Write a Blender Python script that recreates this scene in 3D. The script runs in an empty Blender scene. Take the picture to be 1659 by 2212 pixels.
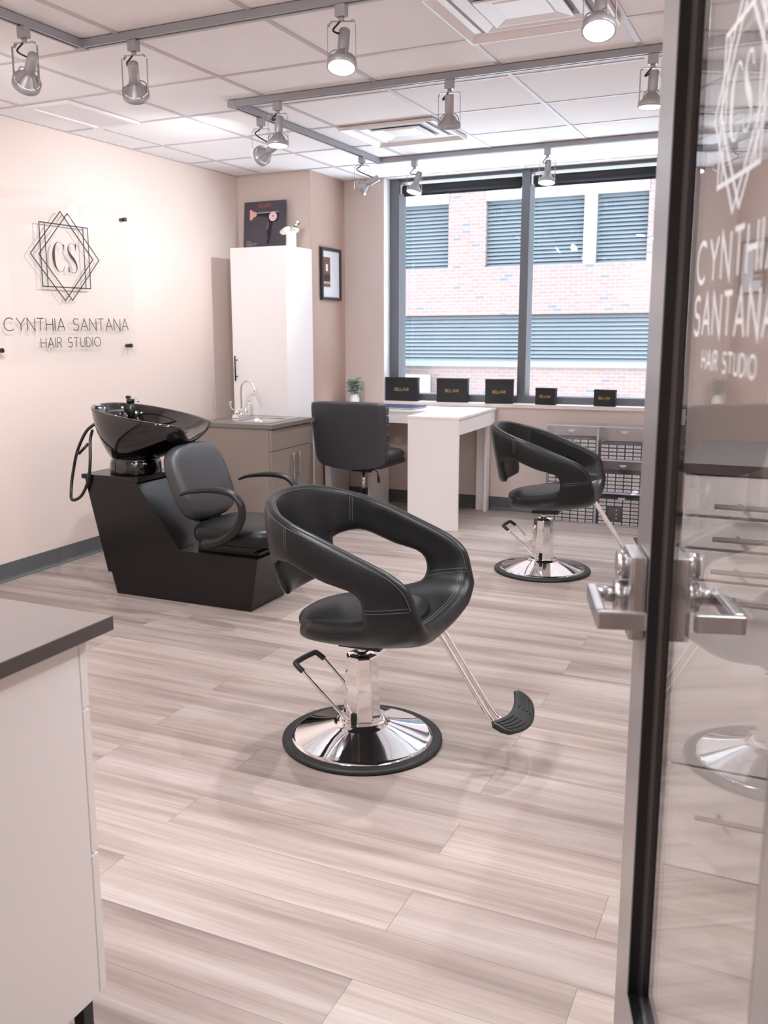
import bpy, bmesh, math, random
from mathutils import Vector, Matrix, Quaternion
from mathutils.bvhtree import BVHTree
R = math.radians
PI = math.pi
rnd = random.Random(7)
sc = bpy.context.scene
col = sc.collection

# ------------------------------------------------------------------ camera
def cam_axes(yaw, pit, rol):
    f = Vector((-math.sin(yaw) * math.cos(pit), math.cos(yaw) * math.cos(pit), -math.sin(pit)))
    r = Vector((math.cos(yaw), math.sin(yaw), 0))
    u = r.cross(f)
    c, s = math.cos(rol), math.sin(rol)
    return c * r + s * u, -s * r + c * u, f
cr, cu, cf = cam_axes(.4476, .1835, -.0077)
cam = bpy.data.cameras.new('camera')
cam.sensor_fit = 'AUTO'; cam.sensor_width = 36
cam.lens = 2014.3 / 2212 * 36
cam.shift_x = (829.5 - 752.5) / 2212
cam.shift_y = -(1106 - 1085.6) / 2212
cam.clip_start = .02; cam.clip_end = 200
cam.dof.use_dof = True
cam.dof.focus_distance = 3.1
cam.dof.aperture_fstop = 7.0
co = bpy.data.objects.new('camera', cam); col.objects.link(co)
m = Matrix((( cr.x, cu.x, -cf.x), (cr.y, cu.y, -cf.y), (cr.z, cu.z, -cf.z))).to_4x4()
m.translation = Vector((3.994, 0, 1.398))
co.matrix_world = m
sc.camera = co

# ------------------------------------------------------------------ world, exposure, large lights
sc.view_settings.view_transform = 'Standard'
sc.view_settings.look = 'None'
sc.view_settings.gamma = 1
sc.view_settings.use_curve_mapping = False
sc.view_settings.exposure = 0.50
sc.cycles.use_denoising = True
sc.cycles.caustics_reflective = False
sc.cycles.caustics_refractive = False
sc.cycles.sample_clamp_indirect = 6
sc.cycles.max_bounces = 10
sc.cycles.diffuse_bounces = 5
sc.cycles.transparent_max_bounces = 24
w = bpy.data.worlds.new('sky'); sc.world = w; w.use_nodes = True
nt = w.node_tree; nt.nodes.clear()
wo = nt.nodes.new('ShaderNodeOutputWorld'); wb = nt.nodes.new('ShaderNodeBackground')
wb.inputs[0].default_value = (.80, .90, 1, 1); wb.inputs[1].default_value = 8.8
nt.links.new(wb.outputs[0], wo.inputs[0])
SPOT_W = 57.0          # each track head
TRACK_COL = (.92, .96, 1.0)

# ------------------------------------------------------------------ materials
def hexc(h, k=1.0):
    v = [int(h[i:i + 2], 16) / 255 for i in (0, 2, 4)]
    return tuple(k * (((c + .055) / 1.055) ** 2.4 if c > .04045 else c / 12.92) for c in v) + (1,)
def mat(name, c, rough=.5, metal=0., spec=.5, noise=0., nscale=8., bump=0., bscale=200., coat=0., emit=None, es=0.):
    M = bpy.data.materials.new(name); M.use_nodes = True
    n = M.node_tree; b = n.nodes['Principled BSDF']
    c = hexc(c) if isinstance(c, str) else c
    b.inputs['Base Color'].default_value = c
    b.inputs['Roughness'].default_value = rough
    b.inputs['Metallic'].default_value = metal
    b.inputs['Specular IOR Level'].default_value = spec
    b.inputs['Coat Weight'].default_value = coat
    tc = n.nodes.new('ShaderNodeTexCoord')
    if noise > 0:
        t = n.nodes.new('ShaderNodeTexNoise'); t.inputs['Scale'].default_value = nscale
        t.inputs['Detail'].default_value = 4
        n.links.new(tc.outputs['Object'], t.inputs['Vector'])
        mx = n.nodes.new('ShaderNodeMix'); mx.data_type = 'RGBA'
        mx.inputs[6].default_value = tuple(x * (1 - noise) for x in c[:3]) + (1,)
        mx.inputs[7].default_value = tuple(min(1, x * (1 + noise)) for x in c[:3]) + (1,)
        n.links.new(t.outputs['Fac'], mx.inputs[0]); n.links.new(mx.outputs[2], b.inputs['Base Color'])
    if bump > 0:
        t2 = n.nodes.new('ShaderNodeTexNoise'); t2.inputs['Scale'].default_value = bscale
        n.links.new(tc.outputs['Object'], t2.inputs['Vector'])
        bp = n.nodes.new('ShaderNodeBump'); bp.inputs['Strength'].default_value = bump
        bp.inputs['Distance'].default_value = .002
        n.links.new(t2.outputs['Fac'], bp.inputs['Height']); n.links.new(bp.outputs[0], b.inputs['Normal'])
    if emit:
        b.inputs['Emission Color'].default_value = emit; b.inputs['Emission Strength'].default_value = es
    return M
def pane_mat(name, tint=(1, 1, 1, 1), rough=.0, f0=.04, haze=0., hazec=(1, 1, 1, 1)):
    """Clear sheet: transparent with angle dependent mirror reflection (Schlick)."""
    M = bpy.data.materials.new(name); M.use_nodes = True
    n = M.node_tree; n.nodes.clear(); L = n.links
    o = n.nodes.new('ShaderNodeOutputMaterial'); g = n.nodes.new('ShaderNodeNewGeometry')
    dt = n.nodes.new('ShaderNodeVectorMath'); dt.operation = 'DOT_PRODUCT'
    L.new(g.outputs['Normal'], dt.inputs[0]); L.new(g.outputs['Incoming'], dt.inputs[1])
    def mth(op, a, b=None):
        x = n.nodes.new('ShaderNodeMath'); x.operation = op
        L.new(a, x.inputs[0])
        if b is not None: x.inputs[1].default_value = b
        return x.outputs[0]
    a = mth('ABSOLUTE', dt.outputs['Value']); q = n.nodes.new('ShaderNodeMath'); q.operation = 'SUBTRACT'
    q.inputs[0].default_value = 1; L.new(a, q.inputs[1])
    p = mth('POWER', q.outputs[0], 5.); s = mth('MULTIPLY', p, 1 - f0); s = mth('ADD', s, f0)
    tr = n.nodes.new('ShaderNodeBsdfTransparent'); tr.inputs[0].default_value = tint
    gl = n.nodes.new('ShaderNodeBsdfGlossy'); gl.inputs['Roughness'].default_value = rough
    mx = n.nodes.new('ShaderNodeMixShader'); L.new(s, mx.inputs[0]); L.new(tr.outputs[0], mx.inputs[1]); L.new(gl.outputs[0], mx.inputs[2])
    out = mx.outputs[0]
    if haze > 0:
        d = n.nodes.new('ShaderNodeBsdfDiffuse'); d.inputs[0].default_value = hazec
        m2 = n.nodes.new('ShaderNodeMixShader'); m2.inputs[0].default_value = haze
        L.new(out, m2.inputs[1]); L.new(d.outputs[0], m2.inputs[2]); out = m2.outputs[0]
    L.new(out, o.inputs[0])
    return M
def floor_mat():
    M = bpy.data.materials.new('wood_plank_floor'); M.use_nodes = True
    n = M.node_tree; L = n.links; b = n.nodes['Principled BSDF']
    tc = n.nodes.new('ShaderNodeTexCoord')
    def brick(c1, c2, cm, ms):
        k = n.nodes.new('ShaderNodeTexBrick'); k.offset = .37; k.offset_frequency = 2
        k.inputs['Color1'].default_value = c1; k.inputs['Color2'].default_value = c2; k.inputs['Mortar'].default_value = cm
        k.inputs['Scale'].default_value = 1; k.inputs['Brick Width'].default_value = 1.22; k.inputs['Row Height'].default_value = .182
        k.inputs['Mortar Size'].default_value = ms; k.inputs['Mortar Smooth'].default_value = .2
        L.new(tc.outputs['Object'], k.inputs['Vector']); return k
    k = brick((0, 0, 0, 1), (1, 1, 1, 1), (.5, .5, .5, 1), 0.)
    k2 = brick((1, 1, 1, 1), (1, 1, 1, 1), (0, 0, 0, 1), .0010)
    mp = n.nodes.new('ShaderNodeMapping'); mp.inputs['Scale'].default_value = (.55, 9.5, 1)
    L.new(tc.outputs['Object'], mp.inputs['Vector'])
    sep = n.nodes.new('ShaderNodeMath'); sep.operation = 'MULTIPLY'; sep.inputs[1].default_value = 37.
    L.new(k.outputs['Color'], sep.inputs[0])
    t = n.nodes.new('ShaderNodeTexNoise'); t.noise_dimensions = '4D'; t.inputs['Scale'].default_value = 1.25
    t.inputs['Detail'].default_value = 5; t.inputs['Roughness'].default_value = .55; t.inputs['Distortion'].default_value = .6
    L.new(mp.outputs[0], t.inputs['Vector']); L.new(sep.outputs[0], t.inputs['W'])
    mp2 = n.nodes.new('ShaderNodeMapping'); mp2.inputs['Scale'].default_value = (3., 90., 1)
    L.new(tc.outputs['Object'], mp2.inputs['Vector'])
    t2 = n.nodes.new('ShaderNodeTexNoise'); t2.noise_dimensions = '4D'; t2.inputs['Scale'].default_value = 1.2; t2.inputs['Detail'].default_value = 3
    L.new(mp2.outputs[0], t2.inputs['Vector']); L.new(sep.outputs[0], t2.inputs['W'])
    r = n.nodes.new('ShaderNodeValToRGB'); e = r.color_ramp.elements
    e[0].position = .28; e[0].color = hexc('7F706A'); e[1].position = .70; e[1].color = hexc('B5A9A5')
    x = e.new(.42); x.color = hexc('998A83'); x = e.new(.52); x.color = hexc('A79992')
    L.new(t.outputs['Fac'], r.inputs[0])
    def mix(bt, fac, A, Bc):
        q = n.nodes.new('ShaderNodeMix'); q.data_type = 'RGBA'; q.blend_type = bt; q.inputs[0].default_value = fac
        L.new(A, q.inputs[6]); L.new(Bc, q.inputs[7]); return q.outputs[2]
    r2 = n.nodes.new('ShaderNodeValToRGB'); r2.color_ramp.elements[0].position = .3; r2.color_ramp.elements[0].color = (.72, .69, .68, 1)
    r2.color_ramp.elements[1].position = .62; r2.color_ramp.elements[1].color = (1, 1, 1, 1)
    L.new(t2.outputs['Fac'], r2.inputs[0])
    c = mix('MULTIPLY', .55, r.outputs[0], r2.outputs[0])
    r3 = n.nodes.new('ShaderNodeValToRGB'); r3.color_ramp.elements[0].color = (.86, .84, .84, 1); r3.color_ramp.elements[1].color = (1.06, 1.05, 1.04, 1)
    L.new(k.outputs['Color'], r3.inputs[0])
    c = mix('MULTIPLY', 1., c, r3.outputs[0])
    c = mix('MULTIPLY', .45, c, k2.outputs['Color'])
    L.new(c, b.inputs['Base Color'])
    b.inputs['Roughness'].default_value = .42; b.inputs['Specular IOR Level'].default_value = .35
    bp = n.nodes.new('ShaderNodeBump'); bp.inputs['Strength'].default_value = .12; bp.inputs['Distance'].default_value = .001
    L.new(t2.outputs['Fac'], bp.inputs['Height']); L.new(bp.outputs[0], b.inputs['Normal'])
    return M
def brick_mat():
    M = bpy.data.materials.new('pale_red_brick'); M.use_nodes = True
    n = M.node_tree; L = n.links; b = n.nodes['Principled BSDF']; tc = n.nodes.new('ShaderNodeTexCoord')
    sx = n.nodes.new('ShaderNodeSeparateXYZ'); cx = n.nodes.new('ShaderNodeCombineXYZ')
    L.new(tc.outputs['Object'], sx.inputs[0]); L.new(sx.outputs[0], cx.inputs[0]); L.new(sx.outputs[2], cx.inputs[1])
    def brick(c1, c2, cm, bias=0.):
        k = n.nodes.new('ShaderNodeTexBrick')
        k.inputs['Color1'].default_value = c1; k.inputs['Color2'].default_value = c2; k.inputs['Mortar'].default_value = cm
        k.inputs['Scale'].default_value = 1; k.inputs['Brick Width'].default_value = .16; k.inputs['Row Height'].default_value = .055
        k.inputs['Mortar Size'].default_value = .007; k.inputs['Bias'].default_value = bias
        L.new(cx.outputs[0], k.inputs['Vector']); return k
    k = brick((.096, .060, .053, 1), (.110, .073, .066, 1), (.112, .091, .085, 1))
    k2 = brick((0, 0, 0, 1), (1, 1, 1, 1), (0, 0, 0, 1))
    gt = n.nodes.new('ShaderNodeMath'); gt.operation = 'GREATER_THAN'; gt.inputs[1].default_value = .95
    L.new(k2.outputs['Color'], gt.inputs[0])
    mx = n.nodes.new('ShaderNodeMix'); mx.data_type = 'RGBA'; mx.inputs[7].default_value = (.055, .057, .066, 1)
    L.new(gt.outputs[0], mx.inputs[0]); L.new(k.outputs['Color'], mx.inputs[6]); L.new(mx.outputs[2], b.inputs['Base Color'])
    b.inputs['Roughness'].default_value = .9
    return M

M_floor = floor_mat()
M_wall = mat('beige_wall_paint', 'D9C9C1', .75, noise=.015, nscale=3, bump=.08, bscale=350, spec=.3)
M_wallside = mat('taupe_accent_wall_paint', 'BDA397', .75, noise=.02, nscale=3, bump=.08, bscale=350, spec=.3)  # right face of the corner wall, coloured darker than its front
M_ceil = mat('ceiling_tile', 'F4F1F2', .9, noise=.012, nscale=40, bump=.25, bscale=300, spec=.1)
M_tbar = mat('ceiling_grid_metal', 'C6BEBF', .5)
M_white_metal = mat('white_enamelled_metal', 'EDE9EA', .4, noise=.01)
M_base = mat('grey_vinyl_baseboard', '55585A', .45, noise=.03)
M_white = mat('white_laminate', 'F1EBEA', .38, noise=.01, nscale=3)
M_alu = mat('dark_bronze_window_frame', '66686C', .38, .25, noise=.03)
M_blind = mat('charcoal_blind', '2E2F33', .8, noise=.05, nscale=60)
M_sill = mat('white_sill', 'EADDD8', .5, noise=.01)
M_chrome = mat('chrome', (.86, .86, .87, 1), .045, 1., noise=.01)
M_nickel = mat('brushed_nickel', 'BDB8B4', .3, 1., noise=.03, nscale=60)
M_silver = mat('silver_painted_metal', 'AEACAF', .36, .35, noise=.02)
M_track = mat('grey_track_metal', 'A2A3A8', .4, .2, noise=.02)
M_rubber = mat('black_rubber', '1C1D1F', .55, noise=.05)
M_leather = mat('black_leather', '151618', .36, spec=.34, noise=.06, nscale=14, bump=.08, bscale=420)
M_leather2 = mat('charcoal_leather', '37373A', .42, spec=.55, noise=.05, nscale=12, bump=.2, bscale=300)
M_stitch = mat('grey_stitching', '4E4E4D', .8, noise=.05, nscale=300)
M_black = mat('black_satin_laminate', '0C0B0B', .25, spec=.45, noise=.04, nscale=5)
M_ceramic = mat('black_glazed_ceramic', '050505', .06, spec=.6, coat=.6, noise=.02)
M_blackplastic = mat('black_plastic', '131314', .38, noise=.04)
M_dark = mat('shadow_black_gap', '0B0B0B', .8, noise=.02)  # plain black of the cabinet plinths and lever slots
M_taupe = mat('taupe_grey_laminate', '84776F', .45, noise=.02, nscale=3)
M_taupetop = mat('dark_grey_worktop', '6E6864', .4, noise=.05, nscale=20)
M_counter = mat('grey_brown_worktop', '665C59', .42, noise=.05, nscale=9)
M_counteredge = mat('dark_worktop_edge', '524846', .6, noise=.04)
M_steel = mat('brushed_steel', 'CFCBC8', .28, 1., noise=.03, nscale=50)
M_box = mat('black_paper_box', '17191D', .55, noise=.05, nscale=30)
M_gold = mat('gold_foil', 'C9A86A', .35, .6, noise=.03, nscale=80)
M_ink = mat('black_vinyl_lettering', '26282A', .5, noise=.02)
M_frost = pane_mat('frosted_vinyl_lettering', haze=.24, hazec=(.95, .94, .96, 1), rough=.3)
M_faint = pane_mat('faint_window_lettering', haze=.14, hazec=(.55, .6, .66, 1))
M_glass = pane_mat('window_glass', (.97, .99, 1, 1))
M_doorglass = pane_mat('door_glass', (.96, .965, .96, 1), f0=.05)
M_acryl = pane_mat('clear_acrylic', (1, 1, 1, 1), f0=.03, haze=.02, hazec=(.9, .91, 1, 1))
M_acryledge = pane_mat('clear_acrylic_edge', (.86, .88, .97, 1), f0=.18, haze=.38, hazec=(.86, .89, 1, 1))
M_signpane = pane_mat('sign_acrylic', (1, 1, 1, 1), f0=.02)
M_door = mat('brushed_door_metal', 'A6A1A1', .3, .8, noise=.04, nscale=5)
M_darkedge = mat('black_door_gasket', '08090C', .28, spec=.6, noise=.03)
M_lever = mat('satin_chrome_lever', 'BDBABB', .24, .9, noise=.02)
M_lens = mat('lamp_lens', 'FFFFFF', .4, emit=(1, .97, .93, 1), es=14.)
M_vase = mat('white_ceramic', 'F2EEEA', .35, noise=.01)
M_leaf = mat('grey_green_leaf', '8FA096', .55, noise=.18, nscale=30)
M_leaf2 = mat('deep_green_leaf', '5D7A45', .5, noise=.2, nscale=30)
M_petal = mat('white_petal', 'F6F6EE', .5, noise=.03, nscale=30)
M_stem = mat('green_stem', '6C7D5A', .6, noise=.1)
M_poster = mat('dark_poster_print', '4B4650', .45, noise=.12, nscale=2.2)
M_pinkprint = mat('rose_gold_print', 'E6A9A4', .4, noise=.1, nscale=9)
M_palepink = mat('pale_pink_print', 'F3DADA', .4, noise=.05)
M_blackprint = mat('black_print', '141217', .4, noise=.05)
M_lilac = mat('lilac_highlight_print', 'A79CB4', .4, noise=.05)
M_copper = mat('copper_print', 'A5603A', .45, noise=.05)
M_orange = mat('bright_orange_print', 'F0A070', .45, noise=.03)
M_greyprint = mat('grey_print', '9C99A0', .5, noise=.03)
M_frameblack = mat('black_picture_frame', '2B2927', .5, noise=.04)
M_paper = mat('white_paper_mount', 'DCDCE2', .6, noise=.01)
M_brownprint = mat('brown_print', '6E4D44', .5, noise=.25, nscale=14)
M_redprint = mat('brick_red_print', '7A5048', .5, noise=.2, nscale=12)
M_tanprint = mat('tan_print', 'C6A58E', .5, noise=.1, nscale=12)
M_laptop = mat('blue_grey_laptop', '5C6F8C', .35, .6, noise=.02)
M_laptop2 = mat('silver_laptop_body', 'C4C6CA', .35, .6, noise=.02)
M_brick = brick_mat()
M_extwhite = mat('white_concrete', (.24, .24, .24, 1), .8, noise=.01)
M_slat = mat('blue_grey_louvre', (.086, .100, .113, 1), .6, noise=.03, nscale=2)
M_slatback = mat('dark_louvre_recess', (.02, .025, .03, 1), .8, noise=.03)
M_label = mat('white_paper_label', 'D8D2D4', .6, noise=.06, nscale=60)
M_labelink = mat('grey_label_ink', '8C8486', .6, noise=.05)

# ------------------------------------------------------------------ mesh builder
class MB:
    def __init__(s): s.bm = bmesh.new(); s.mats = []; s.mi = 0; s.sm = False
    def m(s, material, smooth=None):
        if material not in s.mats: s.mats.append(material)
        s.mi = s.mats.index(material)
        if smooth is not None: s.sm = smooth
        return s
    def _f(s, fs, sm=None):
        for f in fs:
            f.material_index = s.mi; f.smooth = s.sm if sm is None else sm
    def box(s, lo, hi, bev=0., M=None):
        x0, y0, z0 = lo; x1, y1, z1 = hi
        vs = [s.bm.verts.new(p) for p in ((x0,y0,z0),(x1,y0,z0),(x1,y1,z0),(x0,y1,z0),(x0,y0,z1),(x1,y0,z1),(x1,y1,z1),(x0,y1,z1))]
        fs = [s.bm.faces.new([vs[i] for i in q]) for q in ((3,2,1,0),(4,5,6,7),(0,1,5,4),(1,2,6,5),(2,3,7,6),(3,0,4,7))]
        s._f(fs, False)
        if bev > 0:
            ed = list({e for f in fs for e in f.edges})
            r = bmesh.ops.bevel(s.bm, geom=ed, offset=bev, segments=2, affect='EDGES', profile=.6)
            s._f(r['faces'], False)
            vs = list({v for f in fs if f.is_valid for v in f.verts} | {v for f in r['faces'] for v in f.verts})
        if M is not None: bmesh.ops.transform(s.bm, matrix=M, verts=vs)
        return s
    def prism(s, pts, axis, a, b, sm=False):
        """polygon pts (2d) extruded along axis 0/1/2 between a and b"""
        def P(p, t):
            q = [p[0], p[1]]; q.insert(axis, t); return q
        A = [s.bm.verts.new(P(p, a)) for p in pts]; B = [s.bm.verts.new(P(p, b)) for p in pts]
        n = len(pts); fs = [s.bm.faces.new(A), s.bm.faces.new(B[::-1])]
        s._f(fs, False)
        s._f([s.bm.faces.new((A[i], B[i], B[(i+1) % n], A[(i+1) % n])) for i in range(n)], sm)
        return s
    def tube(s, pts, r, n=10, closed=False, caps=True, flat=1.0):
        pts = [Vector(p) for p in pts]; N = len(pts)
        rr = r if isinstance(r, (list, tuple)) else [r] * N
        up = None; rings = []
        for i, p in enumerate(pts):
            a = pts[(i - 1) % N] if (closed or i > 0) else p
            b = pts[(i + 1) % N] if (closed or i < N - 1) else p
            t = (b - a)
            t = t.normalized() if t.length > 1e-9 else Vector((0, 0, 1))
            if up is None:
                up = Vector((0, 0, 1)) if abs(t.z) < .9 else Vector((1, 0, 0))
            x = t.cross(up)
            if x.length < 1e-6: x = t.cross(Vector((0, 1, 0)))
            x.normalize(); up = x.cross(t).normalized()
            rings.append([s.bm.verts.new(p + rr[i] * (math.cos(2*PI*k/n) * x + flat * math.sin(2*PI*k/n) * up)) for k in range(n)])
        fs = []
        for i in range(N if closed else N - 1):
            A, B = rings[i], rings[(i + 1) % N]
            for k in range(n): fs.append(s.bm.faces.new((A[k], A[(k+1) % n], B[(k+1) % n], B[k])))
        s._f(fs, True)
        if caps and not closed: s._f([s.bm.faces.new(rings[0][::-1]), s.bm.faces.new(rings[-1])], False)
        return s
    def lathe(s, prof, n=48, c=(0, 0, 0), M=None, sm=True, rfun=None):
        rings = []; vs = []
        for (r, z) in prof:
            if r < 1e-6: ring = [s.bm.verts.new((c[0], c[1], c[2] + z))]
            else:
                ring = []
                for k in range(n):
                    a = 2 * PI * k / n; q = r * (rfun(a) if rfun else 1)
                    ring.append(s.bm.verts.new((c[0] + q * math.cos(a), c[1] + q * math.sin(a), c[2] + z)))
            rings.append(ring); vs += ring
        fs = []
        for A, B in zip(rings, rings[1:]):
            for k in range(n):
                k2 = (k + 1) % n
                if len(A) == 1 and len(B) == 1: continue
                if len(A) == 1: fs.append(s.bm.faces.new((A[0], B[k2], B[k])))
                elif len(B) == 1: fs.append(s.bm.faces.new((A[k], A[k2], B[0])))
                else: fs.append(s.bm.faces.new((A[k], A[k2], B[k2], B[k])))
        s._f(fs, sm)
        if M is not None: bmesh.ops.transform(s.bm, matrix=M, verts=vs)
        return s
    def cyl(s, a, b, r, n=24, r2=None):
        return s.tube([a, b], [r, r if r2 is None else r2], n)
    def shift(s, dx): bmesh.ops.translate(s.bm, verts=s.bm.verts[:], vec=(dx, 0, 0)); return s
    def build(s, name, parent=None, loc=None, bevel=0., autosm=None):
        bmesh.ops.recalc_face_normals(s.bm, faces=s.bm.faces)
        me = bpy.data.meshes.new(name); s.bm.to_mesh(me); s.bm.free()
        for x in s.mats: me.materials.append(x)
        o = bpy.data.objects.new(name, me); col.objects.link(o)
        if parent: o.parent = parent
        if loc: o.location = loc
        if bevel:
            b = o.modifiers.new('bevel', 'BEVEL'); b.width = bevel; b.segments = 2; b.limit_method = 'ANGLE'; b.angle_limit = R(40)
        return o
def B(material, smooth=False): return MB().m(material, smooth)
def tag(o, label=None, cat=None, group=None, kind=None):
    if label: o['label'] = label
    if cat: o['category'] = cat
    if group: o['group'] = group
    if kind: o['kind'] = kind
    return o
def empty(name, loc=(0, 0, 0), rz=0., kind=None):
    o = bpy.data.objects.new(name, None); col.objects.link(o); o.location = loc; o.rotation_euler = (0, 0, rz)
    o.empty_display_size = .05
    if kind: o['kind'] = kind
    return o
def S(o): o['kind'] = 'structure'; return o
def copy_tree(o, parent=None):
    c = o.copy(); col.objects.link(c)
    if parent: c.parent = parent
    for ch in list(o.children): copy_tree(ch, c)
    return c
def bez(p, n=12):
    """Catmull-Rom through points"""
    p = [Vector(q) for q in p]; out = []
    for i in range(len(p) - 1):
        a = p[max(i - 1, 0)]; b = p[i]; c = p[i + 1]; d = p[min(i + 2, len(p) - 1)]
        for k in range(n):
            t = k / n
            out.append(.5 * ((2*b) + (c - a)*t + (2*a - 5*b + 4*c - d)*t*t + (3*b - a - 3*c + d)*t**3))
    out.append(p[-1]); return out

# stroke lettering ---------------------------------------------------
def arc(cx, cy, rx, ry, a0, a1, n=14):
    return [(cx + rx * math.cos(R(a0 + (a1 - a0) * i / n)), cy + ry * math.sin(R(a0 + (a1 - a0) * i / n))) for i in range(n + 1)]
GL = {
 'C': (.86, [arc(.46, .5, .46, .5, 48, 312, 20)]), 'Y': (.72, [[(0, 1), (.36, .48), (.72, 1)], [(.36, .48), (.36, 0)]]),
 'N': (.66, [[(0, 0), (0, 1), (.66, 0), (.66, 1)]]), 'T': (.62, [[(0, 1), (.62, 1)], [(.31, 1), (.31, 0)]]),
 'H': (.62, [[(0, 0), (0, 1)], [(.62, 0), (.62, 1)], [(0, .5), (.62, .5)]]), 'I': (.02, [[(0, 0), (0, 1)]]),
 'A': (.72, [[(0, 0), (.36, 1), (.72, 0)], [(.13, .33), (.59, .33)]]),
 'S': (.56, [arc(.28, .745, .25, .255, 35, 255, 12) + arc(.28, .255, .28, .255, 80, -150, 12)]),
 'R': (.5, [[(0, 0), (0, 1), (.25, 1)] + arc(.25, .745, .25, .255, 90, -90, 8) + [(0, .49)], [(.27, .49), (.5, 0)]]),
 'U': (.6, [[(0, 1), (0, .3)] + arc(.3, .3, .3, .3, 180, 360, 10) + [(.6, 1)]]),
 'D': (.62, [[(0, 0), (0, 1), (.2, 1)] + arc(.2, .5, .42, .5, 90, -90, 12) + [(0, 0)]]),
 'O': (.86, [arc(.43, .5, .43, .5, 0, 360, 24)]),
 'B': (.52, [[(0, 0), (0, 1), (.22, 1)] + arc(.22, .76, .22, .24, 90, -90, 8) + [(0, .52)], [(.22, .52)] + arc(.26, .26, .26, .26, 90, -90, 8) + [(0, 0)]]),
 'E': (.5, [[(.5, 1), (0, 1), (0, 0), (.5, 0)], [(0, .5), (.42, .5)]]), 'L': (.46, [[(0, 1), (0, 0), (.46, 0)]]),
 'M': (.8, [[(0, 0), (.12, 1), (.4, .1), (.68, 1), (.8, 0)]]), 'G': (.86, [arc(.46, .5, .46, .5, 48, 330, 18) + [(.86, .46), (.5, .46)]]), ' ': (.4, [])}
def ribbon(mb, pts, wd, fr, dep=.0012, widths=None):
    """flat stroke: pts 2d, fr maps (a,b,c)->3d with c = depth"""
    N = len(pts); V = [Vector((p[0], p[1])) for p in pts]; closed = (V[0] - V[-1]).length < 1e-6 and N > 3
    L_, R_ = [], []
    for i in range(N):
        a = V[i - 1] if i > 0 else (V[-2] if closed else V[0]); b = V[i + 1] if i < N - 1 else (V[1] if closed else V[-1])
        d1 = (V[i] - a); d2 = (b - V[i])
        d1 = d1.normalized() if d1.length > 1e-9 else d2.normalized(); d2 = d2.normalized() if d2.length > 1e-9 else d1
        t = (d1 + d2); t = t.normalized() if t.length > 1e-6 else d1
        nn = Vector((-t.y, t.x)); c = max(.35, abs(nn.dot(Vector((-d1.y, d1.x)))))
        hw = (widths[i] if widths else wd) / 2 / c
        L_.append(V[i] + nn * hw); R_.append(V[i] - nn * hw)
    vs = []
    for i in range(N):
        vs.append([mb.bm.verts.new(fr(*q, z)) for q, z in ((L_[i], 0), (R_[i], 0), (R_[i], dep), (L_[i], dep))])
    fs = []
    for A, Bq in zip(vs, vs[1:]):
        for k in range(4): fs.append(mb.bm.faces.new((A[k], A[(k+1) % 4], Bq[(k+1) % 4], Bq[k])))
    fs += [mb.bm.faces.new(vs[0][::-1]), mb.bm.faces.new(vs[-1])]
    mb._f(fs, False)
def write(mb, text, fr, x0, x1, y0, h, wd, gap=.22, dep=.0012):
    tot = sum(GL[c][0] for c in text) + gap * (len(text) - 1); k = (x1 - x0) / tot; x = x0
    for c in text:
        gw, st = GL[c]
        for p in st: ribbon(mb, [(x + q[0] * k, y0 + q[1] * h) for q in p], wd, fr, dep)
        x += (gw + gap) * k
    return mb

# ------------------------------------------------------------------ room shell
H = 2.553
XR = 4.75; YW = 6.975
S(B(M_floor).box((0, -1.9, -.05), (XR, YW + .1, 0)).build('floor'))
S(B(M_wall).box((-.12, .46, 0), (0, 6.39, H + .02)).build('wall_left'))
S(B(M_wall).box((-.12, 6.39, 0), (.628, YW + .3, H + .02)).m(M_wallside).box((.628, 6.39, 0), (.63, YW + .3, H + .02)).build('wall_corner'))
# window wall with opening x .974 .. 3.13, z .825 .. H
mb = B(M_wall)
mb.box((.63, YW, 0), (.974, YW + .3, H + .02)); mb.box((3.16, YW, 0), (XR + .1, YW + .3, H + .02)); mb.box((.974, YW, 0), (3.16, YW + .3, .81))
S(mb.build('wall_back'))
S(B(M_wall).box((XR, .46, 0), (XR + .12, YW + .3, H + .02)).build('wall_right'))
mb = B(M_wall)
mb.box((0, .46, 0), (3.0, .58, H + .02)); mb.box((4.12, .46, 0), (XR, .58, H + .02)); mb.box((3.0, .46, 2.2), (4.12, .58, H + .02))
S(mb.build('wall_front'))
mb = B(M_wall)
mb.box((-.12, -2.0, 0), (XR + .12, -1.9, H + .02)); mb.box((-.12, -1.9, 0), (0, .46, H + .02)); mb.box((XR, -1.9, 0), (XR + .12, .46, H + .02))
S(mb.build('wall_corridor'))
# suspended ceiling: tiles recessed between a grid of tee bars
mb = B(M_ceil)
mb.box((-.12, -2.0, H + .004), (XR + .12, YW + .3, H + .06))
mb.m(M_tbar)
gx = [.249 + .61 * i for i in range(8)]; gy = [3.906 + .61 * j for j in range(-9, 6)]
for x in gx: mb.box((x - .0115, -1.9, H), (x + .0115, YW + .11, H + .006))
for i, x in enumerate([-.361] + gx):
    for y in gy: mb.box((max(0, x) + .0115, y - .0115, H + .0005), (min(XR, x + .61) - .0115, y + .0115, H + .006))
mb.box((.551, 3.9175, H + .0005), (.569, 4.5045, H + .006))
mb.box((0, .58, H - .001), (.02, 6.39, H + .006)); mb.box((0, 6.37, H - .001), (.65, 6.39, H + .006)); mb.box((.63, 6.39, H - .001), (.65, YW, H + .006)); mb.box((.65, YW - .02, H - .001), (XR, YW, H + .006))
S(mb.build('ceiling'))
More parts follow.
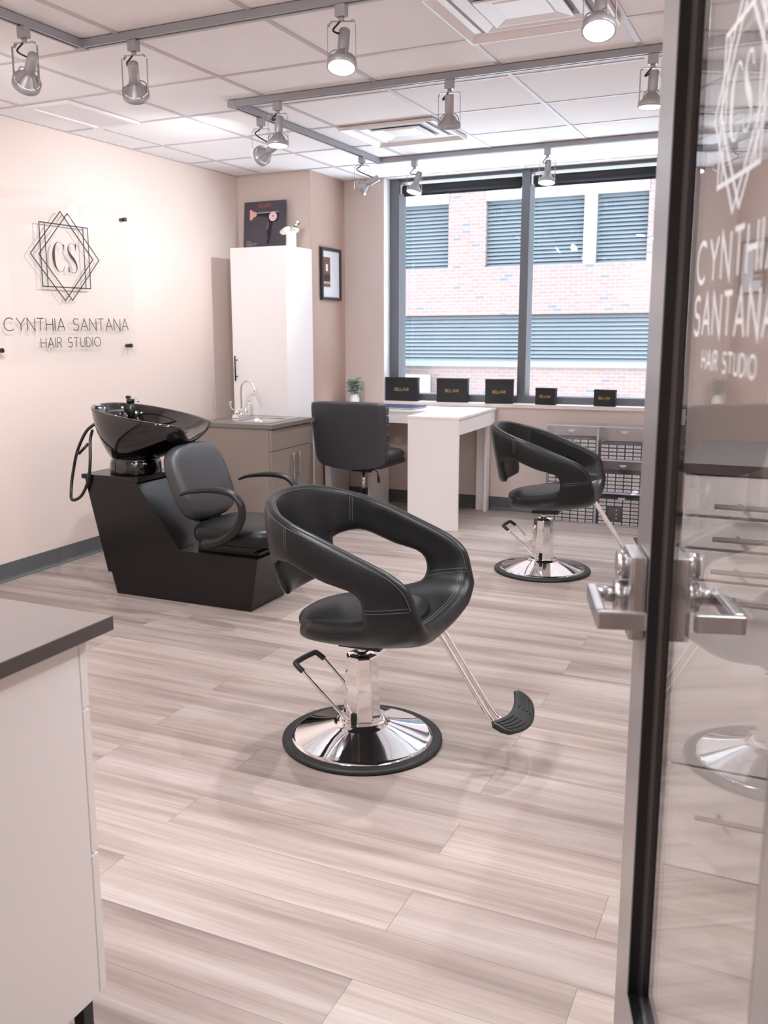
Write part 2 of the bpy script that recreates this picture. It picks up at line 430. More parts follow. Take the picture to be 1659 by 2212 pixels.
# cove baseboards
def baseb(name, pts, axis, a, b):
    S(B(M_base).prism(pts, axis, a, b).build(name))
prof = lambda s: [(0, 0), (s * .016, 0), (s * .016, .004), (s * .007, .012), (s * .004, .024), (s * .004, .104), (0, .104)]
baseb('baseboard_left', prof(1), 1, .58, 6.39)
baseb('baseboard_corner', [(.63 + p[0], p[1]) for p in prof(1)], 1, 6.39, YW)
baseb('baseboard_back', [(YW - p[0], p[1]) for p in prof(1)], 0, .63, XR)
baseb('baseboard_right', [(XR - p[0], p[1]) for p in prof(1)], 1, .58, YW)
# sill
S(B(M_sill).box((.974, YW - .012, .80), (3.16, 7.10, .829), .003).build('trim_sill'))
S(B(M_white_metal).box((.972, YW - .001, .829), (.9755, 7.1, H), 0).build('trim_reveal'))

# window
W = empty('window_1', (2.06, 7.09, .829), kind='structure')
def wpart(name, mb): o = mb.build(name, W, bevel=.0015); o.matrix_parent_inverse = Matrix.Translation((-2.06, -7.09, -.829)); return o
Y0, Y1 = 7.09, 7.24
mb = B(M_alu); mb.box((.974, Y0, .80), (1.054, Y1, H)); mb.box((3.09, Y0, .80), (3.16, Y1, H)); mb.box((1.054, Y0, .80), (3.09, Y1, .882)); mb.box((1.054, Y0 + .02, H - .02), (3.09, Y1, H + .004))
wpart('frame', mb); wpart('mullion', B(M_alu).box((2.04, Y0, .882), (2.103, Y1, H)))
for a, b in ((1.054, 2.04), (2.103, 3.09)): wpart('pane', B(M_glass).box((a, 7.222, .882), (b, 7.226, H)))
fr = lambda a, b, c: (a, 7.2215 - c, b)
mb = B(M_faint); write(mb, 'GETS', lambda a, b, c: (5.55 - a, 7.2205 - c, b), 2.69, 2.93, 1.84, .055, .006); wpart('lettering', mb)

# roller blinds
for i, (a, b, lab) in enumerate(((1.06, 2.035, 'dark rolled-up roller blind at the top of the left window pane'), (2.108, 3.085, 'dark rolled-up roller blind at the top of the right window pane'))):
    r = empty('roller_blind', ((a + b) / 2, 7.12, 2.44)); tag(r, lab, 'blind', 'roller blinds on the window')
    inv = Matrix.Translation((-(a + b) / 2, -7.12, -2.44))
    mb = B(M_blind, True); mb.cyl((a + .02, 7.13, 2.475), (b - .01, 7.13, 2.475), .036, 24); o = mb.build('rolled_fabric', r); o.matrix_parent_inverse = inv
    mb = B(M_blind); mb.box((a + .02, 7.125, 2.425), (b - .01, 7.14, 2.445), .003); o = mb.build('bottom_bar', r); o.matrix_parent_inverse = inv
    mb = B(M_steel); mb.box((a, 7.105, 2.445), (a + .012, 7.16, 2.515)); mb.cyl((a + .012, 7.13, 2.49), (a + .022, 7.13, 2.49), .014, 12); o = mb.build('bracket', r); o.matrix_parent_inverse = inv

# ------------------------------------------------------------------ building across the street
BY = 15.
bd = empty('brick_building', (0, BY, -1.)); tag(bd, 'pale red brick building with rows of blue-grey louvres seen outside the window', 'building')
inv = Matrix.Translation((0, -BY, 1.))
def bp(name, mb): o = mb.build(name, bd); o.matrix_parent_inverse = inv; return o
mb = B(M_brick); F0 = BY
mb.box((-7, F0, 1.615), (26, F0 + .5, 2.375)); mb.box((-7, F0, -1), (26, F0 + .5, .78)); mb.box((-1.35, F0, 2.375), (-.715, F0 + .5, 11.)); mb.box((1.80, F0, 2.375), (2.43, F0 + .5, 11.)); mb.box((-5.1, F0, 2.375), (-4.5, F0 + .5, 11.))
mb.box((-7, F0 + .02, 3.57), (26, F0 + .5, 11.))
bp('brick_wall', mb)
def louvre(x0, x1, z0, z1, n):
    mb = B(M_slatback); mb.box((x0, F0 + .30, z0), (x1, F0 + .36, z1)); mb.m(M_slat)
    dz = (z1 - z0) / n
    for i in range(n):
        z = z0 + i * dz
        mb.prism([(F0 + .06, z), (F0 + .072, z), (F0 + .118, z + dz * .80), (F0 + .106, z + dz * .80)], 0, x0, x1)
    return bp('louvre_panel', mb)
for a, b in ((-4.5, -1.35), (-.715, .853), (1.035, 1.80), (2.43, 26)):
    louvre(a, b, 2.375, 3.41, 17)
louvre(-7, 26, .865, 1.615, 12)
for a, b in ((-4.5, -1.35), (-.715, 1.80), (2.43, 26)): bp('white_lintel', B(M_extwhite).box((a, F0 - .02, 3.41), (b, F0 + .4, 3.575)))
bp('white_column', B(M_extwhite).box((.853, F0 - .01, 2.375), (1.035, F0 + .4, 3.41)))
bp('ledge', B(M_slat).box((-7, F0 - .05, .78), (26, F0 + .3, .865)))
u = empty('utility_unit', (-2.1, 14.6, -1)); tag(u, 'white utility unit with dark pipes low outside against the brick building', 'utility box')
mb = B(M_extwhite); mb.box((-.35, -.25, 0), (.5, .3, 1.64), .02); mb.build('casing', u)
mb = B(M_slatback); mb.cyl((.05, -.28, 1.4), (.4, -.28, 1.45), .06); mb.cyl((.15, -.28, 1.25), (.15, -.28, 1.5), .035); mb.cyl((.33, -.28, 1.25), (.33, -.28, 1.5), .035); mb.build('pipes', u)

# ------------------------------------------------------------------ ceiling fittings
vent = empty('ceiling_vent', (.40, 4.211, H)); tag(vent, 'perforated white rectangular ceiling vent above the wall sign', 'vent')
mb = B(M_white_metal); X, Y = .150, .293
for lo, hi in (((-X, -Y, -.012), (X, -Y + .035, .003)), ((-X, Y - .035, -.012), (X, Y, .003)), ((-X, -Y + .035, -.012), (-X + .035, Y - .035, .003)), ((X - .035, -Y + .035, -.012), (X, Y - .035, .003))): mb.box(lo, hi, .003)
mb.build('frame', vent)
mb = B(mat('grey_behind_vent', '8E8E96', .8, noise=.02)); mb.box((-X + .035, -Y + .035, -.001), (X - .035, Y - .035, .003)); mb.m(M_white_metal)
for i in range(19): mb.box((-X + .036 + i * .0126, -Y + .035, -.0045), (-X + .036 + i * .0126 + .0055, Y - .035, -.002))
for j in range(42): mb.box((-X + .035, -Y + .036 + j * .0126, -.006), (X - .035, -Y + .036 + j * .0126 + .0055, -.0045))
mb.build('perforated_grille', vent)
def diffuser(x, y, lab):
    r = empty('ceiling_diffuser', (x, y, H)); tag(r, lab, 'diffuser', 'square ceiling air diffusers')
    def sq(mb, prof):
        rings = [[mb.bm.verts.new((sx * a, sy * a, z)) for sx, sy in ((-1, -1), (1, -1), (1, 1), (-1, 1))] for a, z in prof]
        for A, Bq in zip(rings, rings[1:]):
            for k in range(4): mb._f([mb.bm.faces.new((A[k], A[(k+1) % 4], Bq[(k+1) % 4], Bq[k]))], False)
        return rings
    mb = B(M_white_metal); sq(mb, [(.293, -.002), (.293, -.022), (.286, -.022), (.262, .0), (.235, .001), (.235, .003)]); mb.build('frame', r)
    for a in (.212,):
        mb = B(M_white_metal); sq(mb, [(a, -.004), (a - .004, -.010), (a - .008, -.010), (a - .045, .001), (a - .041, .003), (a, -.002)]); mb.build('cone_blade', r)
    mb = B(M_white_metal); rg = sq(mb, [(.150, -.006), (.150, -.013), (.144, -.013), (.095, -.002), (.09, -.006), (.086, -.006)]); mb._f([mb.bm.faces.new(rg[-1])], False); mb.build('centre_plate', r)
    mb = B(mat('duct_grey', '9FA0AC', .7, noise=.02)); mb.box((-.235, -.235, .002), (.235, .235, .0035)); mb.build('duct_back', r)
diffuser(2.994, 3.601, 'square white air diffuser in the ceiling at the top centre, cut by the photo edge')
diffuser(1.774, 5.431, 'square white air diffuser in the ceiling before the window')

def track(name, runs, corners, lab):
    r = empty(name, (runs[0][0][0], runs[0][0][1], H)); tag(r, lab, 'light track', 'ceiling light tracks')
    inv = Matrix.Translation((-runs[0][0][0], -runs[0][0][1], -H))
    for a, b in runs:
        x0, x1 = sorted((a[0], b[0])); y0, y1 = sorted((a[1], b[1]))
        w_ = .0175
        mb = B(M_track)
        if x1 - x0 > y1 - y0:
            mb.box((x0, y0 - w_, H - .03), (x1, y0 - .007, H)); mb.box((x0, y0 + .007, H - .03), (x1, y0 + w_, H)); mb.box((x0, y0 - .007, H - .012), (x1, y0 + .007, H))
            mb.m(M_rubber); mb.box((x0 + .05, y0 - .0065, H - .024), (x1, y0 + .0065, H - .0122))
        else:
            mb.box((x0 - w_, y0, H - .03), (x0 - .007, y1, H)); mb.box((x0 + .007, y0, H - .03), (x0 + w_, y1, H)); mb.box((x0 - .007, y0, H - .012), (x0 + .007, y1, H))
            mb.m(M_rubber); mb.box((x0 - .0065, y0 + .05, H - .024), (x0 + .0065, y1 - .05, H - .0122))
        o = mb.build('track_rail', r); o.matrix_parent_inverse = inv
    for (x, y) in corners:
        mb = B(M_track); mb.box((x - .022, y - .022, H - .033), (x + .022, y + .022, H)); o = mb.build('corner_connector', r, bevel=.003); o.matrix_parent_inverse = inv
track('light_track', [((1.28, .9), (1.28, 3.168)), ((1.302, 3.19), (4.4, 3.19))], [(1.28, 3.19)], 'grey L-shaped ceiling light track nearest the camera, at the top left')
track('light_track', [((1.28, 4.347), (1.28, 6.168)), ((1.302, 4.325), (4.4, 4.325)), ((1.302, 6.19), (4.4, 6.19))], [(1.28, 4.325), (1.28, 6.19)], 'grey U-shaped ceiling light track farther in, running towards the window')

def spot(x, y, d, yaw, lab, light=1.0, along='x'):
    """track head: adapter, yoke frame, lamp housing tilted along d"""
    r = empty('track_spotlight', (x, y, H - .03)); tag(r, lab, 'spotlight', 'track spotlights on the ceiling')
    mb = B(M_silver); mb.box((-.020, -.016, -.042), (.020, .016, -.0005), .003); mb.cyl((0, 0, -.055), (0, 0, -.042), .010, 16); mb.build('track_adapter', r)
    q = Matrix.Rotation(yaw, 4, 'Z')
    mb = B(M_silver)
    for s_ in (-1, 1): mb.box((s_ * .050 - .0012, -.006, -.205), (s_ * .050 + .0012, .006, -.068), 0, q)
    mb.box((-.040, -.006, -.0575), (.040, .006, -.055), 0, q)
    for s_ in (-1, 1): mb.prism([(s_ * .0512, -.068), (s_ * .0475, -.0605), (s_ * .040, -.0575), (s_ * .040, -.055), (s_ * .0488, -.0582), (s_ * .0512, -.0655)], 1, -.006, .006)
    if True:
        mb.bm.verts.ensure_lookup_table()
    o = mb.build('yoke', r)
    hx = Vector(d).normalized(); piv = Vector((0, 0, -.195))
    # local frame with z = -d (socket up)
    zq = (-hx).to_track_quat('Z', 'Y').to_matrix().to_4x4()
    Mx = Matrix.Translation(piv) @ zq
    mb = B(M_silver, True)
    mb.lathe([(0, .128), (.019, .128), (.0205, .125), (.0205, .055), (.0175, .05), (.0175, .042), (.024, .04), (.042, .012), (.047, .008)], 28, M=Mx)
    mb.lathe([(.047, .008), (.0535, .006), (.0535, -.016), (.050, -.018), (.047, -.016), (.047, .004)], 36, M=Mx)
    hs = mb.build('lamp_housing', r)
    mb = B(M_silver)
    for k in range(4):
        a = k * PI / 2 + .5; c, s_ = math.cos(a), math.sin(a)
        pts = bez([(.051 * c, .051 * s_, 0), (.047 * c, .047 * s_, .028), (.032 * c, .032 * s_, .043), (.02 * c, .02 * s_, .047)], 4)
        mb.tube([Mx @ p for p in pts], .0022, 6)
    mb.build('housing_rib', r)
    mb = B(M_lens, True); mb.lathe([(0, -.020), (.03, -.018), (.0465, -.012), (.0465, -.004)], 32, M=Mx); mb.build('lamp_lens', r)
    top = Mx @ Vector((.0, .014, .121)); side = q @ Vector((-.03, 0, 0)).to_4d()
    a0 = Vector((0, 0, -.05)); sd = Vector((side[0], side[1], 0))
    mb = B(M_rubber, True); mb.tube(bez([a0, a0 + Vector((0, 0, -.012)) + sd * .35, a0 + sd * 1.0 + Vector((0, 0, -.035)), (top + sd * .5 + Vector((0, 0, -.012))), top], 6), .0035, 8); mb.build('power_cord', r)
    if light > 0:
        ld = bpy.data.lights.new('track_lamp', 'SPOT'); ld.energy = SPOT_W * light; ld.color = TRACK_COL; ld.shadow_soft_size = .03
        ld.spot_size = R((100 if y > 5 else 136) if d[0] < -.4 else 88); ld.spot_blend = 1.0
        lo = bpy.data.objects.new('track_lamp', ld); col.objects.link(lo); lo.parent = r
        lo.location = piv + hx * .024; lo.rotation_euler = hx.to_track_quat('-Z', 'Y').to_euler()
    return r
Q = .42
spot(1.28, 2.87, (-.72, .42, -.55), .3, 'silver track spotlight nearest the top left corner, tilted towards the wall sign', 1.0)
spot(1.54, 3.19, (-.42, .62, -.66), Q, 'silver track spotlight second from the left on the near track, seen from behind', 1.15)
spot(2.45, 3.19, (.06, -.32, -.95), Q, 'lit track spotlight at the top centre of the near track, bright face towards the camera')
spot(3.35, 3.19, (.05, -.42, -.9), Q, 'largest glowing spotlight, at the top right beside the big air diffuser')
spot(1.54, 4.325, (0, -.10, -1), Q, 'track spotlight pointing straight down beside the corner of the far track')
spot(1.28, 4.60, (-.85, .22, -.32), Q, 'track spotlight turned sideways to the left wall just behind the far track corner', .75)
spot(2.45, 4.325, (-.10, .28, -.95), Q, 'grey spotlight with unseen lamp face, at the middle of the middle track run')
spot(3.35, 4.325, (-.04, -.02, -1), Q, 'track spotlight half hidden behind the metal door edge')
spot(1.28, 5.90, (-.80, -.22, -.44), Q, 'small spotlight turned to the left wall above the framed picture', .65)
spot(1.54, 6.19, (-.18, -.26, -.94), Q, 'small glowing spotlight before the left window pane')
spot(2.45, 6.19, (.0, -.22, -.97), Q, 'small glowing spotlight before the right window pane')
spot(3.35, 6.19, (.0, -.22, -.97), Q, 'track spotlight before the window hidden behind the door frame')
# extra track heads, added out of view to brighten the room
for k, (x, y, d) in enumerate(((1.28, 1.4, (-.5, .2, -.8)), (4.25, 3.19, (-.62, -.5, -.6)), (4.25, 4.325, (.3, 0, -.95)), (4.25, 6.19, (.2, -.3, -.95)))):
    spot(x, y, d, Q, ['spotlight on the near track run above the counter cabinet, out of the photo', 'last spotlight on the near track, out of the photo', 'last spotlight on the middle track, out of the photo', 'last spotlight on the window track, out of the photo'][k], 1.3)
# recessed panels added out of view as fill light for room and corridor
for (x, y, pw, lab) in ((2.384, 1.161, 45, 'recessed ceiling light panel over the counter cabinet, out of the photo'), (4.214, 2.381, 14, 'recessed ceiling light panel over the white chest of drawers, out of the photo'), (2.0, -1.0, 50, 'recessed ceiling light panel in the corridor, out of the photo')):
    r = empty('ceiling_light_panel', (x, y, H)); tag(r, lab, 'ceiling light')
    mb = B(M_white_metal); a = .29
    mb.box((-a, -a, -.006), (a, -a + .02, .003)); mb.box((-a, a - .02, -.006), (a, a, .003)); mb.box((-a, -a + .02, -.006), (-a + .02, a - .02, .003)); mb.box((a - .02, -a + .02, -.006), (a, a - .02, .003)); mb.build('frame', r)
    mb = B(mat('lit_diffuser', 'FFFFFF', .5, emit=(1, .97, .94, 1), es=3.)); mb.box((-a + .02, -a + .02, -.003), (a - .02, a - .02, .002)); mb.build('diffuser', r)
    ld = bpy.data.lights.new('panel_lamp', 'AREA'); ld.size = .54; ld.energy = pw; ld.color = (.92, .96, 1)
    lo = bpy.data.objects.new('panel_lamp', ld); col.objects.link(lo); lo.parent = r; lo.location = (0, 0, -.01)

# ------------------------------------------------------------------ wall sign
sg = empty('wall_sign', (0, 4.41, 1.70)); tag(sg, 'clear acrylic wall sign with black geometric emblem and studio name on the left wall', 'sign')
def sp(name, mb): o = mb.build(name, sg); o.matrix_parent_inverse = Matrix.Translation((0, -4.41, -1.70)); return o
sp('acrylic_panel', B(M_signpane).box((.030, 3.77, 1.238), (.036, 5.033, 2.18)))
for y, z in ((4.968, 2.099), (4.966, 1.305), (3.855, 1.299), (3.855, 2.099)):
    mb = B(M_blackplastic, True); mb.cyl((0, y, z), (.030, y, z), .011, 20); mb.cyl((.036, y, z), (.048, y, z), .013, 20); sp('standoff_mount', mb)
fr = lambda a, b, c: (.0365 + c, a, b)
mb = B(M_ink)
for p in ([(4.123, 1.835), (4.383, 2.088), (4.646, 1.831), (4.384, 1.579), (4.123, 1.835)], [(4.189, 1.835), (4.443, 2.083), (4.701, 1.83), (4.445, 1.582), (4.189, 1.835)],
          [(4.205, 2.014), (4.612, 2.014), (4.612, 1.656), (4.205, 1.656), (4.205, 2.014)], [(4.247, 2.014), (4.247, 1.656)], [(4.570, 2.014), (4.570, 1.656)]): ribbon(mb, p, .0065, fr)
sp('geometric_emblem', mb)
mb = B(M_ink)   # CS monogram, high contrast serif strokes
C_ = arc(4.357, 1.829, .050, .086, 42, 322, 26); wC = [.002 + .019 * max(0, math.cos(R(42 + 280 * i / 26 - 180))) ** 2.0 for i in range(27)]
ribbon(mb, C_, .002, fr, widths=wC); ribbon(mb, [(4.3945, 1.902), (4.3945, 1.868)], .002, fr, widths=[.011, .0015])
Sp = bez([(4.497, 1.877, 0), (4.488, 1.903, 0), (4.465, 1.914, 0), (4.440, 1.904, 0), (4.431, 1.878, 0), (4.447, 1.846, 0), (4.478, 1.818, 0), (4.500, 1.785, 0), (4.494, 1.755, 0), (4.470, 1.743, 0), (4.443, 1.752, 0), (4.430, 1.783, 0)], 4)
nS = len(Sp) - 1; wS = [.002 + .018 * math.exp(-((i / nS - .5) / .15) ** 2) for i in range(nS + 1)]
ribbon(mb, [(p.x, p.y) for p in Sp], .002, fr, widths=wS); ribbon(mb, [(4.497, 1.912), (4.497, 1.872)], .002, fr, widths=[.011, .0015]); ribbon(mb, [(4.430, 1.785), (4.430, 1.745)], .002, fr, widths=[.0015, .011])
sp('monogram', mb)
mb = B(M_ink); write(mb, 'CYNTHIA SANTANA', fr, 3.888, 4.952, 1.405, .070, .0048, .20); write(mb, 'HAIR STUDIO', fr, 4.160, 4.676, 1.307, .056, .0040, .22); sp('lettering', mb)

# ------------------------------------------------------------------ tall white cabinet, poster, vase
tc_ = empty('tall_cabinet', (.41, 6.185, 0)); tag(tc_, 'tall plain white storage cabinet in the back left corner', 'cabinet')
mb = B(M_white); mb.box((-.230, -.185, .05), (.230, .200, 1.99), .0015); mb.m(M_dark); mb.box((-.22, -.17, 0), (.22, .19, .05)); mb.build('body', tc_)
mb = B(M_white); mb.box((-.232, -.205, .055), (.232, -.187, 1.988), .002); d_ = mb.build('door', tc_)
mb = B(M_blackplastic); x = -.198; mb.tube([(x, -.235, 1.028), (x, -.235, 1.212)], .0055, 12); mb.tube([(x, -.235, 1.06), (x, -.204, 1.06)], .004, 8); mb.tube([(x, -.235, 1.18), (x, -.204, 1.18)], .004, 8); mb.build('door_handle', d_)

ps = empty('hair_dryer_poster', (.277, 6.30, 1.9905)); ps.rotation_euler = (R(-5.5), 0, 0); tag(ps, 'dark poster of a black and rose hair dryer on top of the tall cabinet', 'poster')
mb = B(M_poster); mb.box((-.182, 0, 0), (.180, .006, .365)); mb.build('board', ps)
# print: picture px (123..1165, 95..1240) -> board
def pfr(a, b, c): return (-.181 + (a - 105) / 1050 * .361, -.0006 - c, .363 - (b - 95) / 1150 * .363)
def poly(mb, pts, lay=0):
    f = mb.bm.faces.new([mb.bm.verts.new(pfr(p[0], p[1], lay * .0006)) for p in pts]); r_ = bmesh.ops.extrude_face_region(mb.bm, geom=[f])
    bmesh.ops.translate(mb.bm, verts=[v for v in r_['geom'] if isinstance(v, bmesh.types.BMVert)], vec=(0, .0005, 0))
    for q in mb.bm.faces: pass
    return mb
def ppart(name, material, polys, lay=0):
    mb = B(material)
    for p in polys: poly(mb, p, lay)
    return mb.build(name, ps)
ppart('dryer_barrel', M_blackprint, [[(425, 345), (790, 340), (985, 345), (990, 420), (975, 520), (930, 580), (850, 590), (830, 660), (810, 760), (800, 920), (780, 960), (748, 1100), (690, 1100), (720, 950), (700, 900), (705, 760), (735, 600), (730, 520), (690, 470), (600, 448), (425, 440)]], 0)
ppart('barrel_highlight', M_lilac, [[(430, 348), (900, 340), (980, 345), (978, 372), (890, 362), (430, 372)], [(720, 590), (735, 600), (712, 740), (700, 740)]], 1)
ppart('nozzle', M_pinkprint, [[(250, 275), (285, 275), (350, 325), (425, 345), (425, 425), (350, 460), (300, 515), (255, 520)]], 1)
ppart('motor_ring', M_palepink, [[(840 + 98 * math.cos(k * PI / 16), 460 + 105 * math.sin(k * PI / 16)) for k in range(32)]], 2)
ppart('motor_rim', M_pinkprint, [[(840 + 62 * math.cos(k * PI / 16), 455 + 66 * math.sin(k * PI / 16)) for k in range(32)]], 3)
ppart('motor_hub', M_palepink, [[(838 + 45 * math.cos(k * PI / 12), 455 + 50 * math.sin(k * PI / 12)) for k in range(24)]], 4)
ppart('motor_mark', M_blackprint, [[(815, 435), (860, 440), (838, 480)]], 5)
mb = B(M_copper); write(mb, 'BELLAMI', lambda a, b, c: pfr(a, b, c), 480, 775, 205, -55, 9, dep=.0008); ribbon(mb, [(475, 225), (775, 225)], 9, pfr, .0008); mb.build('title_lettering', ps)
mb = B(M_orange); ribbon(mb, [(580, 1195), (720, 1195)], 30, pfr, .0008); mb.build('orange_badge', ps)
mb = B(M_greyprint)
for (x0, x1, y) in ((178, 285, 1008), (178, 325, 1038), (178, 460, 1072), (178, 430, 1090), (178, 335, 1108), (178, 475, 1140), (178, 405, 1162), (500, 795, 1226)): ribbon(mb, [(x0, y), (x1, y)], 8, pfr, .0008)
mb.build('small_print', ps)

def leafmesh(mb, base, d, up, ln, wd, curl=.3, n=5):
    d = Vector(d).normalized(); sd = d.cross(Vector(up)).normalized(); upv = sd.cross(d)
    rows = []
    for i in range(n + 1):
        t = i / n; wv = wd * math.sin(PI * min(1, t * .94 + .05)) ** .8 / 2
        c = Vector(base) + d * ln * t - upv * curl * ln * t * t
        rows.append([mb.bm.verts.new(c - sd * wv + upv * wv * .25), mb.bm.verts.new(c), mb.bm.verts.new(c + sd * wv + upv * wv * .25)])
    for A, Bq in zip(rows, rows[1:]):
        for k in (0, 1): mb._f([mb.bm.faces.new((A[k], A[k+1], Bq[k+1], Bq[k]))], True)
def solid(o, t):
    s_ = o.modifiers.new('thickness', 'SOLIDIFY'); s_.thickness = t; s_.offset = 0; return o
vs = empty('flower_vase', (.585, 6.17, 1.9905)); tag(vs, 'white cylinder vase with white flowers on top of the tall cabinet', 'vase')
mb = B(M_vase, True); mb.lathe([(0, 0), (.036, 0), (.037, .003), (.037, .112), (.035, .114), (.033, .112), (.033, .01), (0, .01)], 40); mb.build('vase_body', vs)
for (a, ln, el) in ((200, .075, .2), (150, .06, .5), (20, .05, .7), (80, .045, .6), (250, .05, .55), (310, .05, .5)):
    mb = B(M_petal, True); leafmesh(mb, (.012 * math.cos(R(a)), .012 * math.sin(R(a)), .108), (math.cos(R(a)), math.sin(R(a)), el), (0, -1, .5), ln, .062, .35); solid(mb.build('petal', vs), .0015)
for (a, ln) in ((15, .06), (60, .05), (-15, .07)):
    mb = B(M_leaf2, True); leafmesh(mb, (.02, 0, .125), (math.cos(R(a)), .3 * math.sin(R(a)), 1.1), (-.3, -1, .3), ln, .028, .3); solid(mb.build('leaf', vs), .001)
for (x, z) in ((.045, .155), (.055, .175), (.035, .13)):
    mb = B(M_petal, True); mb.lathe([(0, -.010), (.009, -.006), (.012, 0), (.008, .008), (0, .011)], 12, (x, 0, z)); mb.build('small_flower', vs)
    mb = B(M_stem, True); mb.tube([(.012, 0, .108), (x, 0, z - .008)], .0012, 6); mb.build('stem', vs)

# framed picture on the corner wall
fp = empty('framed_picture', (.63, 6.698, 1.624)); tag(fp, 'black framed print with wide white mount on the tan wall beside the tall cabinet', 'picture')
mb = B(M_frameblack); a, hh, t = .168, .395, .022
mb.box((.0, -a, 0), (.024, -a + t, hh)); mb.box((0, a - t, 0), (.024, a, hh)); mb.box((0, -a + t, 0), (.024, a - t, t)); mb.box((0, -a + t, hh - t), (.024, a - t, hh)); mb.build('frame', fp, bevel=.0015)
mb = B(M_paper); mb.box((.001, -a + t, t), (.012, a - t, hh - t)); mb.build('mount', fp)
for nm, mt, y0, y1, z0, z1, e in (('photo_print', M_brownprint, -.125, -.012, .10, .325, 0), ('photo_lower', M_redprint, -.123, -.014, .102, .125, .0003), ('photo_band', M_tanprint, -.123, -.014, .125, .142, .0003), ('photo_centre', M_palepink, -.088, -.052, .22, .272, .0003), ('photo_shadow', M_frameblack, -.123, -.014, .142, .195, .0003)):
    mb = B(mt); mb.box((.0125, y0, z0), (.0128 + e, y1, z1)); mb.build(nm, fp)
mb = B(M_greyprint)
for i in range(7): mb.box((.0125, .03 + .004 * (i % 2), .29 - i * .014), (.0128, .075 - .008 * (i % 3), .2915 - i * .014))
mb.build('caption', fp)

# ------------------------------------------------------------------ sink vanity
X0, X1, YA, YB, ZT = .235, .86, 5.36, 5.972, .775
sv = empty('sink_vanity', ((X0 + X1) / 2, (YA + YB) / 2, 0)); tag(sv, 'taupe sink cabinet with grey top standing before the tall white cabinet', 'sink cabinet')
inv = Matrix.Translation((-(X0 + X1) / 2, -(YA + YB) / 2, 0))
def vp(name, mb, par=None, bevel=.001):
    o = mb.build(name, par or sv, bevel=bevel)
    o.matrix_parent_inverse = inv if par is None else Matrix.Identity(4)
    return o
mb = B(M_taupe); xb = X1 - .032
mb.box((X0 + .01, YA + .012, .09), (xb, YB - .005, ZT - .03)); mb.m(M_dark); mb.box((X0 + .03, YA + .03, 0), (xb - .05, YB - .03, .09)); vp('body', mb)
vp('drawer_front', B(M_taupe).box((xb + .001, YA + .014, .597), (xb + .02, YB - .006, ZT - .035)))
ym = 5.662
for y0, y1, yh in ((YA + .014, ym - .002, 5.648 + .022), (ym + .002, YB - .006, 5.760)):
    d_ = vp('door', B(M_taupe).box((xb + .001, y0, .095), (xb + .02, y1, .593)))
    yy = yh - .012 if yh < 5.7 else yh
    yy = ym - .028 if yh < 5.7 else ym + .06
    mb = B(M_nickel, True); xh = xb + .045; mb.tube([(xh, yy, .385), (xh, yy, .563)], .0055, 12); mb.tube([(xb + .02, yy, .408), (xh, yy, .408)], .004, 8); mb.tube([(xb + .02, yy, .542), (xh, yy, .542)], .004, 8); vp('door_handle', mb, d_)
# worktop with cut-out
mb = B(M_taupetop); sx0, sx1, sy0, sy1 = .455, .745, 5.49, 5.84
mb.box((X0, YA, ZT - .028), (X1, sy0, ZT)); mb.box((X0, sy1, ZT - .028), (X1, YB, ZT)); mb.box((X0, sy0, ZT - .028), (sx0, sy1, ZT)); mb.box((sx1, sy0, ZT - .028), (X1, sy1, ZT)); vp('worktop', mb, bevel=0)
mb = B(M_steel); 
ox0, ox1, oy0, oy1 = .345, .785, 5.45, 5.895
mb.box((ox0, oy0, ZT), (ox1, sy0 + .015, ZT + .004)); mb.box((ox0, sy1 - .015, ZT), (ox1, oy1, ZT + .004)); mb.box((ox0, sy0 + .015, ZT), (sx0 + .015, sy1 - .015, ZT + .004)); mb.box((sx1 - .015, sy0 + .015, ZT), (ox1, sy1 - .015, ZT + .004))
def rrect(x0, x1, y0, y1, r, z, n=6):
    out = []
    for cx_, cy_, a0 in ((x1 - r, y1 - r, 0), (x0 + r, y1 - r, 90), (x0 + r, y0 + r, 180), (x1 - r, y0 + r, 270)):
        for k in range(n + 1): out.append((cx_ + r * math.cos(R(a0 + 90 * k / n)), cy_ + r * math.sin(R(a0 + 90 * k / n)), z))
    return out
mb.m(M_steel, True)
rings = []
for ins, rr_, z in ((-.004, .03, ZT + .0045), (.012, .05, ZT + .003), (.022, .06, ZT - .03), (.035, .06, ZT - .13), (.07, .05, ZT - .145)):
    rings.append([mb.bm.verts.new(p) for p in rrect(sx0 + ins, sx1 - ins, sy0 + ins, sy1 - ins, rr_, z)])
for A, Bq in zip(rings, rings[1:]):
    n_ = len(A)
    for k in range(n_): mb._f([mb.bm.faces.new((A[k], A[(k+1) % n_], Bq[(k+1) % n_], Bq[k]))], True)
mb._f([mb.bm.faces.new(rings[-1])], True)
vp('steel_basin', mb, bevel=0)
fx, fy = .385, 5.745
mb = B(M_chrome); mb.prism([(fy - .09, ZT + .004), (fy + .09, ZT + .004), (fy + .080, ZT + .032), (fy - .080, ZT + .032)], 0, fx - .028, fx + .028)
ft = vp('faucet', mb, bevel=.005)
mb = B(M_chrome, True)
mb.tube(bez([(fx, fy, ZT + .03), (fx, fy, ZT + .10), (fx, fy, ZT + .20), (fx + .012, fy, ZT + .243), (fx + .052, fy, ZT + .268), (fx + .093, fy, ZT + .25), (fx + .113, fy, ZT + .215)], 8), .0085, 16); mb.tube([(fx + .113, fy, ZT + .217), (fx + .121, fy, ZT + .193)], .0115, 16)
mb.lathe([(.02, .03), (.016, .05), (.011, .062), (.009, .07)], 20, (fx, fy, ZT)); vp('spout', mb, ft)
